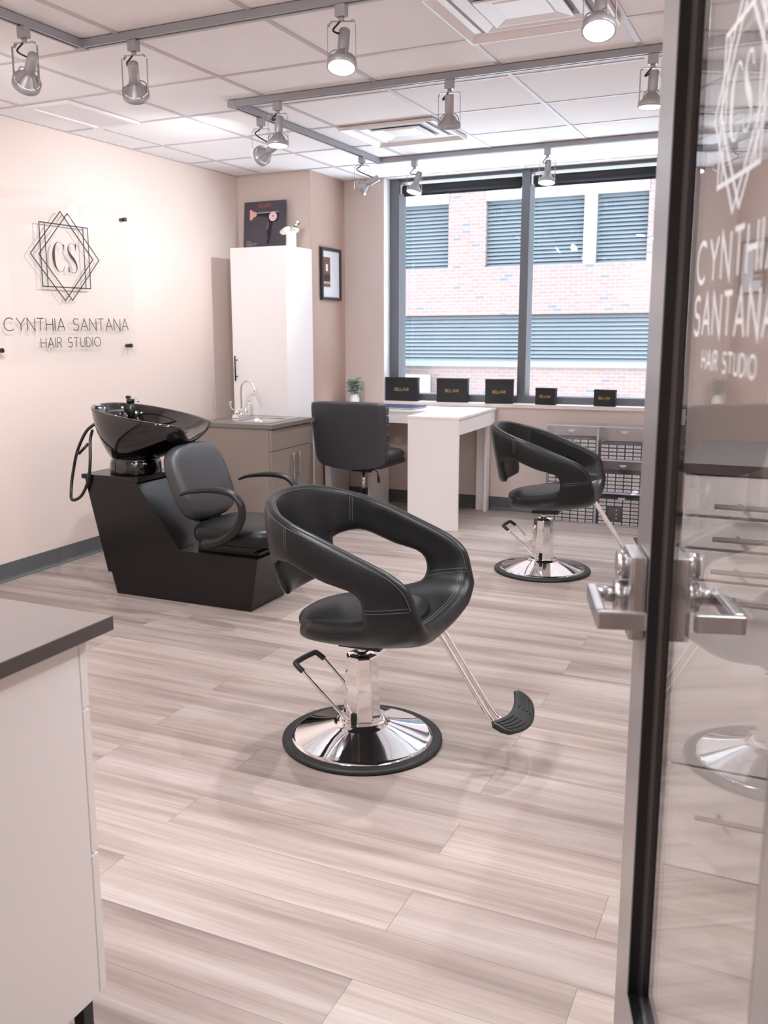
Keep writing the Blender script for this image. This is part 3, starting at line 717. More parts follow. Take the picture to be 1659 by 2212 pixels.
for s_ in (-1, 1):
    mb = B(M_chrome, True); yy = fy + s_ * .058
    mb.lathe([(.021, .03), (.020, .062), (.017, .070), (0, .072)], 20, (fx, yy, ZT))
    mb.tube(bez([(fx, yy, ZT + .062), (fx - .006, yy + s_ * .025, ZT + .064), (fx - .01, yy + s_ * .055, ZT + .075), (fx - .012, yy + s_ * .066, ZT + .10), (fx - .010, yy + s_ * .068, ZT + .128)], 5), [.006] * 10 + [.009] * 8 + [.010, .009, .006], 12, flat=.6)
    vp('wing_handle', mb, ft)

# ------------------------------------------------------------------ shampoo unit (backwash cabinet, bowl, chair, hose)
CY = 4.035; HW = .17
su = empty('shampoo_backwash_unit', (1.05, CY, 0)); tag(su, 'black shampoo unit with glossy tilted wash bowl, seat and black base by the left wall', 'shampoo chair')
inv_s = Matrix.Translation((-1.05, -CY, 0))
def spt(name, mb, par=None, bevel=0.):
    o = mb.build(name, par or su, bevel=bevel); o.matrix_parent_inverse = inv_s if par is None else Matrix.Identity(4); return o
pf = [(.744, 0), (.712, .115), (.688, .115), (.564, .619), (.905, .619), (1.168, .277), (1.636, .277), (1.589, 0)]
mb = B(M_black); mb.prism(pf, 1, CY - HW, CY + HW); spt('base_cabinet', mb, bevel=.0015)
mb = B(M_black); mb.prism([(.541, .619), (.541, .643), (.921, .643), (.921, .619)], 1, CY - HW - .001, CY + HW); spt('base_top', mb, bevel=.0015)
# bowl
BX = .080
def bowl_ring(level):
    """returns outer ring points; level 0 rim .. 1 neck"""
    pts = []; n = 56
    for k in range(n):
        a = 2 * PI * k / n; c, s_ = math.cos(a), math.sin(a)
        # rim plan: rounded rear (-x), narrowing to two horns at +x with neck notch
        rx = .305 if c < 0 else .40
        px_ = .785 + BX + rx * (abs(c) ** .9) * (1 if c > 0 else -1); py_ = .232 * (abs(s_) ** .85) * (1 if s_ > 0 else -1)
        if c > 0: py_ *= (1 - .12 * c ** 2)
        z = 1.015 - .105 * (px_ - BX - .45) / .72
        zr = z
        if c > 0:
            w_ = max(0, 1 - (abs(py_) / .155) ** 2)
            notch = w_ ** 1.2 * c ** 2
            px_ -= .115 * notch; zr = z - .075 * notch
        nx = .775 + .132 * c; ny = .118 * s_; nz = .72
        t = level
        if t <= 0: pts.append((px_, py_, zr)); continue
        e = t ** 1.15
        X = px_ + (nx - px_) * e; Yq = py_ + (ny - py_) * (t ** 1.9); Z = zr + (nz - zr) * (t ** .85)
        pts.append((X, Yq, Z))
    return pts
mb = B(M_ceramic, True); rings = []
def addring(pts): rings.append([mb.bm.verts.new((p[0], CY + p[1], p[2])) for p in pts])
n_ = 56
circ = lambda rx, ry, z, cx_=.775: [(cx_ + rx * math.cos(2*PI*k/n_), ry * math.sin(2*PI*k/n_), z) for k in range(n_)]
addring(circ(.143, .130, .6435)); addring(circ(.145, .132, .65)); addring(circ(.142, .129, .70)); addring(circ(.135, .122, .716)); addring(circ(.130, .117, .722))
for t in (.93, .82, .7, .56, .42, .28, .14, .04): addring(bowl_ring(t))
r0 = bowl_ring(0); cxm = .80 + BX
addring([(p[0], p[1], p[2]) for p in r0]); 
def inset(p, d, dz, k=1.0):
    v = Vector((p[0] - cxm, p[1])); l = max(v.length, 1e-6); v *= max(0, (l - d)) / l
    return (cxm + v.x, v.y, p[2] + dz)
addring([inset(p, .010, .002) for p in r0]); addring([inset(p, .020, -.006) for p in r0])
bot = [(.72 + BX + .10 * math.cos(2*PI*k/n_), .09 * math.sin(2*PI*k/n_), .80) for k in range(n_)]
for t in (.2, .45, .7, .9, 1.): addring([((1 - t) * inset(p, .022, -.01)[0] + t * q[0], (1 - t ** 1.6) * inset(p, .022, -.01)[1] + t ** 1.6 * q[1], (1 - t ** .8) * (p[2] - .01) + t ** .8 * q[2]) for p, q in zip(r0, bot)])
addring([(.72 + BX + .05 * math.cos(2*PI*k/n_), .045 * math.sin(2*PI*k/n_), .795) for k in range(n_)])
for A, Bq in zip(rings, rings[1:]):
    for k in range(n_): mb._f([mb.bm.faces.new((A[k], A[(k+1) % n_], Bq[(k+1) % n_], Bq[k]))], True)
mb._f([mb.bm.faces.new(rings[-1]), mb.bm.faces.new(rings[0])], True)
bowl = spt('wash_bowl', mb)
mb = B(M_chrome, True); mb.lathe([(.028, .002), (.022, .006), (.01, .004), (0, .004)], 24, (.72, CY, .796)); mb.shift(BX); spt('drain', mb, bowl)
mb = B(M_ceramic, True); mb.lathe([(.075, 0), (.07, .03), (.045, .05), (0, .052)], 24, (.555, CY + .02, .925)); mb.shift(BX); spt('tap_ledge', mb, bowl)
mb = B(M_blackplastic, True); mb.tube([(.60, CY + .10, .93), (.60, CY + .10, 1.01)], [.026, .020], 20); mb.tube([(.60, CY + .10, 1.01), (.60, CY + .10, 1.03)], .022, 20); mb.m(M_chrome)
mb.tube(bez([(.585, CY + .10, 1.035), (.60, CY + .09, 1.05), (.66, CY + .06, 1.045), (.70, CY + .04, 1.022)], 5), [.016] * 6 + [.013] * 6 + [.011] * 3 + [.008], 12, flat=.45); mb.shift(BX); spt('mixer_lever', mb, bowl)
mb = B(M_chrome, True); mb.tube([(.505, CY - .06, .965), (.505, CY - .06, 1.0)], .020, 20); mb.tube([(.505, CY - .06, 1.0), (.505, CY - .06, 1.012)], [.022, .015], 20); mb.m(M_blackplastic); mb.tube(bez([(.52, CY - .08, .985), (.56, CY - .10, .955), (.62, CY - .125, .93), (.66, CY - .10, .90)], 5), .010, 12); mb.m(M_chrome); mb.tube([(.53, CY - .07, .975), (.60, CY - .11, .942)], .007, 12); mb.shift(BX); spt('spray_head', mb, bowl)
mb = B(M_blackplastic, True); mb.tube(bez([(.555, 3.985, .905), (.515, 3.95, .86), (.465, 3.93, .755), (.435, 3.92, .64), (.432, 3.90, .55), (.47, 3.86, .497), (.545, 3.85, .525), (.60, 3.85, .615), (.612, 3.86, .72), (.585, 3.90, .82), (.56, 3.95, .87)], 8), .0085, 12); spt('spray_hose', mb)
mb = B(M_blackplastic, True); mb.tube([(.545, 3.93, .80), (.50, 3.90, .745)], .008, 12); mb.tube([(.50, 3.90, .745), (.492, 3.895, .752)], .010, 12); spt('lock_lever', mb, bowl)
# seat mechanism, seat, backrest, arms
mb = B(M_blackplastic); mb.box((1.25, CY - .125, .2775), (1.62, CY + .125, .30), .003); mb.box((1.27, CY - .15, .30), (1.60, CY + .15, .345), .004); spt('seat_rail', mb)
def cushion(name, w_, l_, t_, Mx, material, par, p=3.2, dome=.25, seam=True):
    """superellipse pad in local xy (w along y, l along x), thickness t along z"""
    mb = B(material, True); n = 64; rings = []
    pr_ = [(0., -1), (.55, -1), (.9, -.95), (.975, -.7), (1., -.25), (1., .25), (.975, .62), (.93, .85), (.82, 1. + dome * .2), (.5, 1 + dome * .7), (.0, 1 + dome)]
    for (k_, z) in pr_:
        if k_ == 0: rings.append([mb.bm.verts.new((0, 0, z * t_ / 2))]); continue
        ring = []
        for k in range(n):
            a = 2 * PI * k / n; c, s_ = math.cos(a), math.sin(a)
            q = (abs(c) ** p + abs(s_) ** p) ** (-1 / p)
            ring.append(mb.bm.verts.new((l_ / 2 * k_ * q * c, w_ / 2 * k_ * q * s_, z * t_ / 2)))
        rings.append(ring)
    for A, Bq in zip(rings, rings[1:]):
        for k in range(n):
            k2 = (k + 1) % n
            if len(A) == 1: f = (A[0], Bq[k2], Bq[k])
            elif len(Bq) == 1: f = (A[k], A[k2], Bq[0])
            else: f = (A[k], A[k2], Bq[k2], Bq[k])
            mb._f([mb.bm.faces.new(f)], True)
    bmesh.ops.transform(mb.bm, matrix=Mx, verts=mb.bm.verts)
    return mb
spt('seat', cushion('seat', .46, .50, .095, Matrix.Translation((1.495, CY, .385)), M_leather, su, 4.5, .25))
tilt = math.atan2(.15, .38)
Mb = Matrix.Translation((1.195, CY, .625)) @ Matrix.Rotation(PI / 2 - tilt, 4, 'Y')
bk = spt('backrest', cushion('backrest', .46, .41, .095, Mb, M_leather2, su, 3.4, .2))
mb = B(M_blackplastic); mb.box((1.265, CY - .05, .33), (1.285, CY + .05, .47), .003); mb.box((1.215, CY - .10, .42), (1.25, CY + .10, .60), .004, None); spt('backrest_bracket', mb)
for s_ in (-1, 1):
    yy = CY + s_ * .275
    p = [(1.258, .592), (1.31, .612), (1.41, .628), (1.50, .632), (1.57, .617), (1.612, .575), (1.618, .52), (1.595, .465), (1.555, .42), (1.50, .385), (1.43, .362), (1.385, .352)]
    pts = bez([(a, yy - s_ * (.02 if i > 9 else 0), b) for i, (a, b) in enumerate(p)], 5)
    N = len(pts); rad = [.009 + .014 * min(1, i / (N * .25)) + .030 * max(0, (i / N - .45)) for i in range(N)]
    mb = B(M_blackplastic, True); mb.tube(pts, rad, 16, flat=.72)
    if s_ < 0: mb.tube([(1.47, yy, .375), (1.47, yy + .06, .36)], .014, 12)
    else: mb.tube([(1.47, yy, .375), (1.47, yy - .06, .36)], .014, 12)
    spt('armrest', mb)

# ------------------------------------------------------------------ salon chairs
def seam_path(bvh, pts, off=.0006):
    out = []
    for p in pts:
        loc, nor, i, d = bvh.find_nearest(Vector(p))
        out.append(loc + nor * off)
    return out
def shell_mesh():
    V = []; idx = {}; TH = []
    def v(key, x, y, z, th=1.): idx[key] = len(V); V.append((x, y, z)); TH.append(th)
    F = []
    # rows for right side (y<0); columns keyed with side
    arm0 = [[(.300, -.268, .585), (.215, -.286, .568), (.128, -.288, .552)], [(.280, -.278, .640), (.203, -.290, .614), (.120, -.288, .592)],
           [(.218, -.286, .688), (.155, -.294, .654), (.085, -.290, .618)], [(.100, -.292, .736), (.055, -.297, .684), (.005, -.290, .634)],
           [(-.020, -.292, .783), (-.045, -.295, .724), (-.075, -.284, .664)],
           [(-.110, -.283, .812), (-.120, -.277, .746), (-.130, -.266, .680)], [(-.195, -.238, .838), (-.192, -.235, .756), (-.184, -.228, .668)]]
    cols = [bez([st[k] for st in arm0], 2) for k in range(3)]
    arm = {a: [tuple(cols[k][a]) for k in range(3)] for a in range(13)}
    back = {13: [(-.252, -.172, .858), (-.243, -.176, .780), (-.208, -.212, .652), (-.192, -.204, .598), (-.184, -.176, .542)],
            14: [(-.288, -.090, .866), (-.275, -.088, .785), (-.258, -.088, .690), (-.240, -.088, .600), (-.226, -.085, .524)],
            15: [(-.300, 0, .868), (-.286, 0, .787), (-.268, 0, .690), (-.250, 0, .600), (-.236, 0, .518)]}
    # scoop rows: r0 = arm[0] reversed as stations j=0,1,2 ; r1..r4
    sc_ = {0: [(.318, -.262, .530), (.318, -.205, .480), (.306, -.100, .458), (.300, 0, .453)],
           1: [(.225, -.272, .522), (.215, -.210, .462), (.205, -.105, .432), (.202, 0, .424)],
           2: [(.120, -.270, .506), (.110, -.208, .450), (.105, -.105, .416), (.105, 0, .406)],
           3: [(.000, -.250, .474), (.0, -.190, .438), (.0, -.095, .408), (.0, 0, .398)],
           4: [(-.105, -.212, .458), (-.110, -.160, .430), (-.115, -.085, .405), (-.115, 0, .397)],
           5: [(-.165, -.130, .436), (-.178, -.098, .420), (-.190, -.050, .410), (-.194, 0, .406)]}
    for s_ in (1, -1):
        for a, L_ in arm.items():
            for k, p in enumerate(L_): v(('a', s_, a, k), p[0], p[1] * s_, p[2], .62 if a > 0 else .75)
        for a, L_ in back.items():
            if a == 15 and s_ == -1: continue
            for k, p in enumerate(L_): v(('a', s_, a, k), p[0], p[1] * s_, p[2], .62)
        for j, L_ in sc_.items():
            for k, p in enumerate(L_):
                if k == 3 and s_ == -1: continue
                v(('s', s_, j, k), p[0], p[1] * s_, p[2], .85 if k == 0 else 1.)
    def g(t, s_, a, k):
        if s_ == -1 and ((t == 'a' and a == 15) or (t == 's' and k == 3)): s_ = 1
        return idx[(t, s_, a, k)]
    for s_ in (1, -1):
        def quad(*q):
            F.append(q if s_ == 1 else q[::-1])
        for a in range(0, 12):
            for k in (0, 1): quad(g('a', s_, a, k), g('a', s_, a, k+1), g('a', s_, a+1, k+1), g('a', s_, a+1, k))
        for k in (0, 1): quad(g('a', s_, 12, k), g('a', s_, 12, k+1), g('a', s_, 13, k+1), g('a', s_, 13, k))
        for a in (13, 14):
            for k in range(4): quad(g('a', s_, a, k), g('a', s_, a, k+1), g('a', s_, a+1, k+1), g('a', s_, a+1, k))
        for j in (0, 1): quad(g('a', s_, 0, j), g('s', s_, j, 0), g('s', s_, j+1, 0), g('a', s_, 0, j+1))
        for j in range(5):
            for k in range(3): quad(g('s', s_, j, k), g('s', s_, j, k+1), g('s', s_, j+1, k+1), g('s', s_, j+1, k))
    me = bpy.data.meshes.new('chair_shell'); me.from_pydata(V, [], F); me.update()
    bm = bmesh.new(); bm.from_mesh(me); bmesh.ops.recalc_face_normals(bm, faces=bm.faces); bm.to_mesh(me); bm.free()
    for p in me.polygons: p.use_smooth = True
    me.materials.append(M_leather)
    return me, TH
def footplate():
    mb = B(M_rubber, True); n = 20
    # crescent plate, lateral along y
    def edge(t, r, c): return (c + r * math.cos(t), r * math.sin(t))
    rings = []
    for i in range(n + 1):
        y = -.148 + .296 * i / n; q = (y / .148)
        xc = -.040 * q * q; wd = .038 * (1 - .12 * abs(q) ** 3) * (1 - .5 * max(0, abs(q) - .93) / .07)
        ring = []
        for (a, b) in ((-1, -.2), (-.93, .6), (-.8, .9), (-.3, 1), (.3, 1), (.8, .9), (.93, .6), (1, -.2), (.85, -1), (-.85, -1)):
            ring.append(mb.bm.verts.new((xc + wd * a, y, b * .008)))
        rings.append(ring)
    m_ = len(rings[0])
    for A, Bq in zip(rings, rings[1:]):
        for k in range(m_): mb._f([mb.bm.faces.new((A[k], A[(k+1) % m_], Bq[(k+1) % m_], Bq[k]))], True)
    mb._f([mb.bm.faces.new(rings[0]), mb.bm.faces.new(rings[-1][::-1])], False)
    for q0, q1 in ((-.135, -.035), (.035, .135)):
        for dx in (-.022, -.008, .006, .020):
            mb.tube([(-.040 * ((q0 + (q1 - q0) * i / 6) / .148) ** 2 + dx * (1 - .25 * abs((q0 + (q1 - q0) * i / 6) / .148) ** 3), q0 + (q1 - q0) * i / 6, .0085) for i in range(7)], .003, 6)
    return mb
def salon_chair(loc, rz, lever_rot, lab):
    r = empty('salon_chair', (loc[0], loc[1], 0), rz); tag(r, lab, 'salon chair', 'open-backed black salon styling chairs')
    me, TH = shell_mesh()
    o = bpy.data.objects.new('padded_shell', me); col.objects.link(o); o.parent = r
    vg = o.vertex_groups.new(name='th')
    for i, t in enumerate(TH): vg.add([i], t, 'REPLACE')
    so = o.modifiers.new('solid', 'SOLIDIFY'); so.thickness = .074; so.offset = 0; so.vertex_group = 'th'; so.thickness_vertex_group = 0.
    so.edge_crease_rim = .8; so.use_even_offset = True
    ss = o.modifiers.new('sub', 'SUBSURF'); ss.levels = 3; ss.render_levels = 3
    bpy.context.view_layer.update()
    dg = bpy.context.evaluated_depsgraph_get(); ev = o.evaluated_get(dg)
    em = ev.to_mesh(); bv = BVHTree.FromPolygons([v_.co.copy() for v_ in em.vertices], [tuple(p.vertices) for p in em.polygons]); ev.to_mesh_clear()
    def stitch(name, paths, rad=.0011):
        mb = B(M_stitch, True)
        for p in paths: mb.tube(seam_path(bv, p), rad, 6)
        return mb.build(name, o)
    # rim seams on outer and inner side, following the top edge
    top = [(.300, -.268, .585), (.278, -.278, .640), (.228, -.286, .684), (.100, -.292, .736), (-.030, -.292, .784), (-.110, -.283, .812), (-.195, -.238, .838), (-.252, -.172, .858), (-.288, -.090, .866), (-.300, 0, .868)]
    full = top + [(a, -b, c) for a, b, c in top[-2::-1]]
    P = bez(full, 14)
    ctr = Vector((-.02, 0, .70))
    def offs(p, k, dz, i):
        t = (P[min(i + 1, len(P) - 1)] - P[max(i - 1, 0)]).normalized()
        n_ = Vector((t.y, -t.x, 0)); n_ = n_.normalized() if n_.length > .05 else Vector((0, 1 if p.y > 0 else -1, 0))
        if n_.dot(Vector((p.x - ctr.x, p.y, 0))) < 0: n_ = -n_
        if p.z < .70: n_ = Vector((0, 1 if p.y > 0 else -1, 0))
        dn = Vector((-.55, 0, -.8)) if p.z < .72 and abs(p.y) > .2 else Vector((0, 0, -1))
        return p + n_ * k + dn * dz
    stitch('rim_seam_outer', [[offs(p, .035, .008, i) for i, p in enumerate(P)]])
    stitch('rim_seam_inner', [[offs(p, -.035, .008, i) for i, p in enumerate(P)]])
    loops = []
    for s_ in (-1, 1):
        for dz in (-.006, .006):
            for dy in (-.05, .05):
                loops.append([(.300 - .165 * t / 8, s_ * (.28) + dy, .583 - .022 * t / 8 + dz) for t in range(9)])
    stitch('arm_seam', loops)
    vert = []
    for s_ in (-1, 1):
        for dx in (-.005, .005):
            for dy in (-.05, .05):
                vert.append([(-.135 + dx + .0 * t, s_ * (.272) + s_ * dy, .81 - .095 * t / 8) for t in range(9)])
    stitch('back_seam', vert)
    fl = bez([(.268, -.235, .585), (.275, -.225, .54), (.275, -.17, .51), (.265, -.08, .50), (.262, 0, .495), (.265, .08, .50), (.275, .17, .51), (.275, .225, .54), (.268, .235, .585)], 8)
    stitch('front_seam', [fl, [p + Vector((-.012, 0, 0)) for p in fl]])
    # seat cushion pad
    mb = cushion('seat_cushion', .43, .43, .052, Matrix.Translation((.012, 0, .460)) @ Matrix.Rotation(R(-4.5), 4, 'Y'), M_leather, r, 2.3, .35)
    mb.build('seat_cushion', r)
    mb = B(M_blackplastic); mb.box((-.06, -.06, .3485), (.09, .06, .372), .002); mb.build('seat_plate', r)
    mb = B(M_chrome, True); mb.tube([(0, 0, .30), (0, 0, .352)], .0155, 24); mb.build('piston', r)
    mb = B(M_chrome); n8 = 8
    Mc = Matrix.Rotation(R(22.5 - 12), 4, 'Z')
    mb.lathe([(.0, .0715), (.066, .0715), (.0665, .075), (.0545, .305), (.050, .313), (.030, .316), (.020, .312), (.0, .312)], 8, M=Mc, sm=False)
    c_ = mb.build('column_cover', r, bevel=.006)
    mb = B(M_rubber, True); mb.lathe([(.245, .001), (.272, .001), (.277, .006), (.276, .014), (.270, .018), (.262, .020), (.256, .018), (.250, .021), (.243, .020), (.240, .012)], 96); mb.build('rubber_ring', r)
    mb = B(M_chrome, True); mb.lathe([(.246, .016), (.240, .0235), (.232, .026), (.224, .0265), (.10, .066), (.088, .069), (.084, .076), (.072, .080), (.066, .078), (.0, .078)], 96); mb.build('base_dish', r)
    # foot rest
    fr_ = empty('footrest_dummy') if False else None
    mb = B(M_chrome, True)
    for y in (-.022, .022): mb.tube(bez([(.285, y, .425), (.30, y, .405), (.40, y, .255), (.455, y, .175), (.475, y, .155), (.50, y, .148), (.525, y, .157)], 6), .0085, 14)
    mb.build('footrest_bars', r)
    mb = footplate(); bmesh.ops.transform(mb.bm, matrix=Matrix.Translation((.556, 0, .178)) @ Matrix.Rotation(R(24), 4, 'Y'), verts=mb.bm.verts); mb.build('footplate', r)
    # pump lever loop
    A = Matrix.Rotation(lever_rot, 4, 'Z')
    def T(p): return A @ Vector(p)
    lv = [(-.025, -.074, .098), (-.19, -.070, .243), (-.215, -.068, .262), (-.222, -.052, .268), (-.205, .040, .272), (-.195, .052, .268), (-.17, .056, .250), (-.03, .068, .105)]
    mb = B(M_chrome, True); mb.tube([T(p) for p in [(-.004, -.050, .097)] + lv + [(-.004, .060, .1)]], .0055, 12); lo = mb.build('pump_lever', r)
    mb = B(M_rubber, True); mb.tube([T(p) for p in bez(lv[1:7], 6)], .0095, 14); mb.build('lever_grip', lo)
    mb = B(M_dark); mb.box((-.012, -.067, .078), (.008, -.058, .118), .002, A); mb.build('lever_slot', r)
    return r
salon_chair((2.72, 2.75), R(1), 0., 'large black open-backed salon chair with chrome base in the middle foreground')
c2 = salon_chair((2.72, 5.27), R(4), R(2), 'smaller-looking black open-backed salon chair farther back, before the clear drawers')

# ------------------------------------------------------------------ desk
dk = empty('corner_desk', (1.25, 6.5, 0)); tag(dk, 'white L-shaped desk under the window with a broad panel leg', 'desk')
inv_d = Matrix.Translation((-1.25, -6.5, 0))
def dp(name, mb, bevel=.0012): o = mb.build(name, dk, bevel=bevel); o.matrix_parent_inverse = inv_d; return o
ZD = .80
mb = B(M_white); mb.prism([(.645, 6.50), (1.54, 6.50), (1.54, 6.078), (1.922, 6.078), (1.922, 6.955), (.645, 6.955)], 2, ZD - .018, ZD); dp('desktop', mb)
dp('panel_leg', B(M_white).box((1.542, 6.082, 0), (1.918, 6.102, ZD - .0185)))
dp('apron', B(M_white).box((1.900, 6.103, ZD - .125), (1.917, 6.945, ZD - .0185)))
dp('apron', B(M_white).box((.68, 6.505, ZD - .10), (1.5, 6.522, ZD - .0185)))
dp('side_panel', B(M_white).box((.655, 6.53, 0), (.675, 6.93, ZD - .0185)))
dp('side_panel', B(M_white).box((1.005, 6.58, 0), (1.035, 6.93, ZD - .0185)))
dp('side_panel', B(M_white).box((1.50, 6.505, ZD - .10), (1.54, 6.522, ZD - .0185)))
dp('leg', B(M_white).box((1.785, 6.905, 0), (1.862, 6.925, ZD - .0185)))
dp('leg', B(M_white).box((1.863, 6.855, 0), (1.883, 6.93, ZD - .0185)))

lp = empty('laptop', (1.235, 6.66, ZD), R(-3)); tag(lp, 'closed blue-grey laptop lying on the white desk', 'laptop')
B(M_laptop2).box((-.18, -.122, .003), (.18, .122, .013), .003).build('base', lp); B(M_laptop).box((-.18, -.122, .0135), (.18, .122, .020), .002).build('lid', lp); B(M_rubber).box((-.16, -.11, 0), (.16, -.10, .003)).box((-.16, .10, 0), (.16, .11, .003)).build('foot_strip', lp)

pl = empty('potted_plant', (.772, 6.84, ZD)); tag(pl, 'small grey-green artificial plant in a ribbed white vase on the desk', 'plant')
mb = B(M_vase, True); mb.lathe([(0, 0), (.026, 0), (.030, .006), (.039, .03), (.040, .045), (.034, .068), (.025, .085), (.0235, .09), (.021, .088), (.021, .06), (0, .055)], 60, rfun=lambda a: 1 + .035 * math.cos(a * 12)); mb.build('vase_body', pl)
for k in range(30):
    a = k * 2.4; hgt = .095 + .10 * (k / 30); el = .15 + .8 * (k / 30)
    mb = B(M_leaf, True); rr_ = .012
    leafmesh(mb, (rr_ * math.cos(a), rr_ * math.sin(a), hgt), (math.cos(a), math.sin(a), el), (0, -.6, 1), .044 + .016 * rnd.random(), .036, .5); solid(mb.build('leaf', pl), .0008)
for k in range(4):
    a = k * 1.6; mb = B(M_stem, True); mb.tube([(0, 0, .06), (.01 * math.cos(a), .01 * math.sin(a), .13), (.016 * math.cos(a), .016 * math.sin(a), .195)], .0015, 6); mb.build('stem', pl)

ol = empty('wall_outlet', (1.094, YW, .515)); tag(ol, 'white wall outlet under the desk beside the desk chair', 'outlet')
B(M_white_metal).box((-.035, -.006, -.022), (.035, 0, .022), .002).build('cover_plate', ol); B(M_vase).box((-.018, -.0075, -.014), (.018, -.0062, .014), .0005).build('socket', ol)

# desk chair
dc = empty('desk_chair', (1.112, 6.27, 0), R(-2)); tag(dc, 'low-backed dark grey leather desk chair on a chrome gas lift at the desk', 'office chair')
# backrest: a slab, slightly curved, bottom rounded (widest face toward the camera)
mb = B(M_leather2, True)
rows = []
outl = []
for (z, hw, y) in ((.415, .20, -.21), (.425, .25, -.215), (.45, .285, -.22), (.55, .295, -.235), (.70, .302, -.25), (.84, .305, -.262), (.875, .300, -.264), (.892, .285, -.262)):
    outl.append((z, hw, y))
for (z, hw, y) in outl:
    ring = []
    m2 = 14
    for k in range(m2 + 1):
        u_ = -1 + 2 * k / m2; dz = -.020 * (1 - abs(u_) ** 2.2) if z < .44 else 0
        ring.append(mb.bm.verts.new((u_ * hw, y - .026 * (1 - u_ * u_) - (.012 if abs(u_) < .96 else 0), z + dz)))
    for k in range(m2, -1, -1):
        u_ = -1 + 2 * k / m2; dz = -.020 * (1 - abs(u_) ** 2.2) if z < .44 else 0
        ring.append(mb.bm.verts.new((u_ * hw * .985, y + .042 - .018 * (1 - u_ * u_) + (.012 if abs(u_) < .93 else 0), z + dz)))
    rows.append(ring)
for A_, B_ in zip(rows, rows[1:]):
    n2 = len(A_)
    for k in range(n2): mb._f([mb.bm.faces.new((A_[k], A_[(k+1) % n2], B_[(k+1) % n2], B_[k]))], True)
mb._f([mb.bm.faces.new(rows[0]), mb.bm.faces.new(rows[-1])], True)
o = mb.build('backrest', dc); s2 = o.modifiers.new('sub', 'SUBSURF'); s2.levels = 1; s2.render_levels = 2
mb = B(M_leather2, True)
for k in range(6):
    z = .50 + k * .066; mb.tube([(-.285 + .0 * t + .570 * t / 10, -.185 - .022 * (1 - (-1 + 2 * t / 10) ** 2) + .004, z) for t in range(11)], .032, 10, flat=1.0)
mb.build('backrest_padding', dc)
mb = cushion('seat', .50, .46, .075, Matrix.Translation((0, .045, .475)) @ Matrix.Rotation(PI / 2, 4, 'Z'), M_leather2, dc, 5, .3); mb.build('seat', dc)
mb = B(M_leather2, True); mb.box((-.235, -.18, .405), (.235, .25, .445), .015); mb.build('seat_shell', dc)
mb = B(M_blackplastic); mb.box((-.05, -.10, .365), (.07, .10, .406), .006); mb.tube([(.05, -.02, .385), (.05, -.02, .355)], .03, 16); mb.build('tilt_mechanism', dc)
mb = B(M_chrome, True); mb.tube([(0, 0, .19), (0, 0, .37)], .0145, 20); mb.build('gas_lift', dc)
mb = B(M_blackplastic, True); mb.tube([(0, 0, .09), (0, 0, .21)], .024, 20); mb.build('lift_sleeve', dc)
mb = B(M_blackplastic, True); mb.tube(bez([(.06, -.10, .39), (.16, -.14, .392), (.185, -.15, .385), (.195, -.152, .355)], 5), .004, 8); mb.build('tilt_rod', dc)
mb = B(M_blackplastic, True); mb.tube([(.195, -.152, .36), (.198, -.153, .335), (.202, -.154, .305)], [.008, .015, .012], 14, flat=.6); mb.build('tilt_knob', dc)
for k in range(5):
    a = k * 2 * PI / 5 + .3; c, s_ = math.cos(a), math.sin(a)
    mb = B(M_blackplastic, True); mb.tube([(0, 0, .10), (.14 * c, .14 * s_, .085), (.24 * c, .24 * s_, .065)], [.024, .018, .013], 10, flat=.7); st = mb.build('base_spoke', dc)
    mb = B(M_rubber, True)
    for q in (-.010, .010): mb.cyl((.24 * c - (s_ * (q - .005)), .24 * s_ + c * (q - .005), .026), (.24 * c - s_ * (q + .005), .24 * s_ + c * (q + .005), .026), .0255, 18)
    mb.tube([(.24 * c, .24 * s_, .03), (.24 * c, .24 * s_, .066)], .006, 8); mb.build('caster', st)

# ------------------------------------------------------------------ black product boxes on the sill
def pbox(xc, w_, h_, d_, y, rz, lab, tw):
    r = empty('product_box', (xc, y, .829), rz); tag(r, lab, 'box', 'black gift boxes along the window sill')
    B(M_box).box((-w_ / 2, -d_ / 2, 0), (w_ / 2, d_ / 2, h_ * .86), .0015).build('box_base', r); B(M_box).box((-w_ / 2 - .0015, -d_ / 2 - .0015, h_ * .86 + .0003), (w_ / 2 + .0015, d_ / 2 + .0015, h_), .0015).build('box_lid', r)
    mb = B(M_gold); write(mb, 'BELLAMI', lambda a, b, c: (a, -d_ / 2 - .0003 - c, b), -tw / 2, tw / 2, h_ * .43, tw * .20, tw * .03, dep=.0008); mb.build('lettering', r)
pbox(1.122, .278, .188, .045, 7.01, R(-1), 'large black gift box at the left end of the sill, above the laptop', .118)
pbox(1.548, .250, .186, .050, 7.01, R(2.5), 'large black gift box second from the left on the sill', .108)
pbox(1.930, .212, .186, .062, 7.00, R(10), 'large black gift box standing left of the window mullion, its right side visible', .098)
pbox(2.292, .155, .126, .045, 7.00, R(-8), 'small black gift box just right of the window mullion', .082)
pbox(2.728, .155, .122, .045, 7.00, R(-7), 'small black gift box at the right end of the sill', .082)

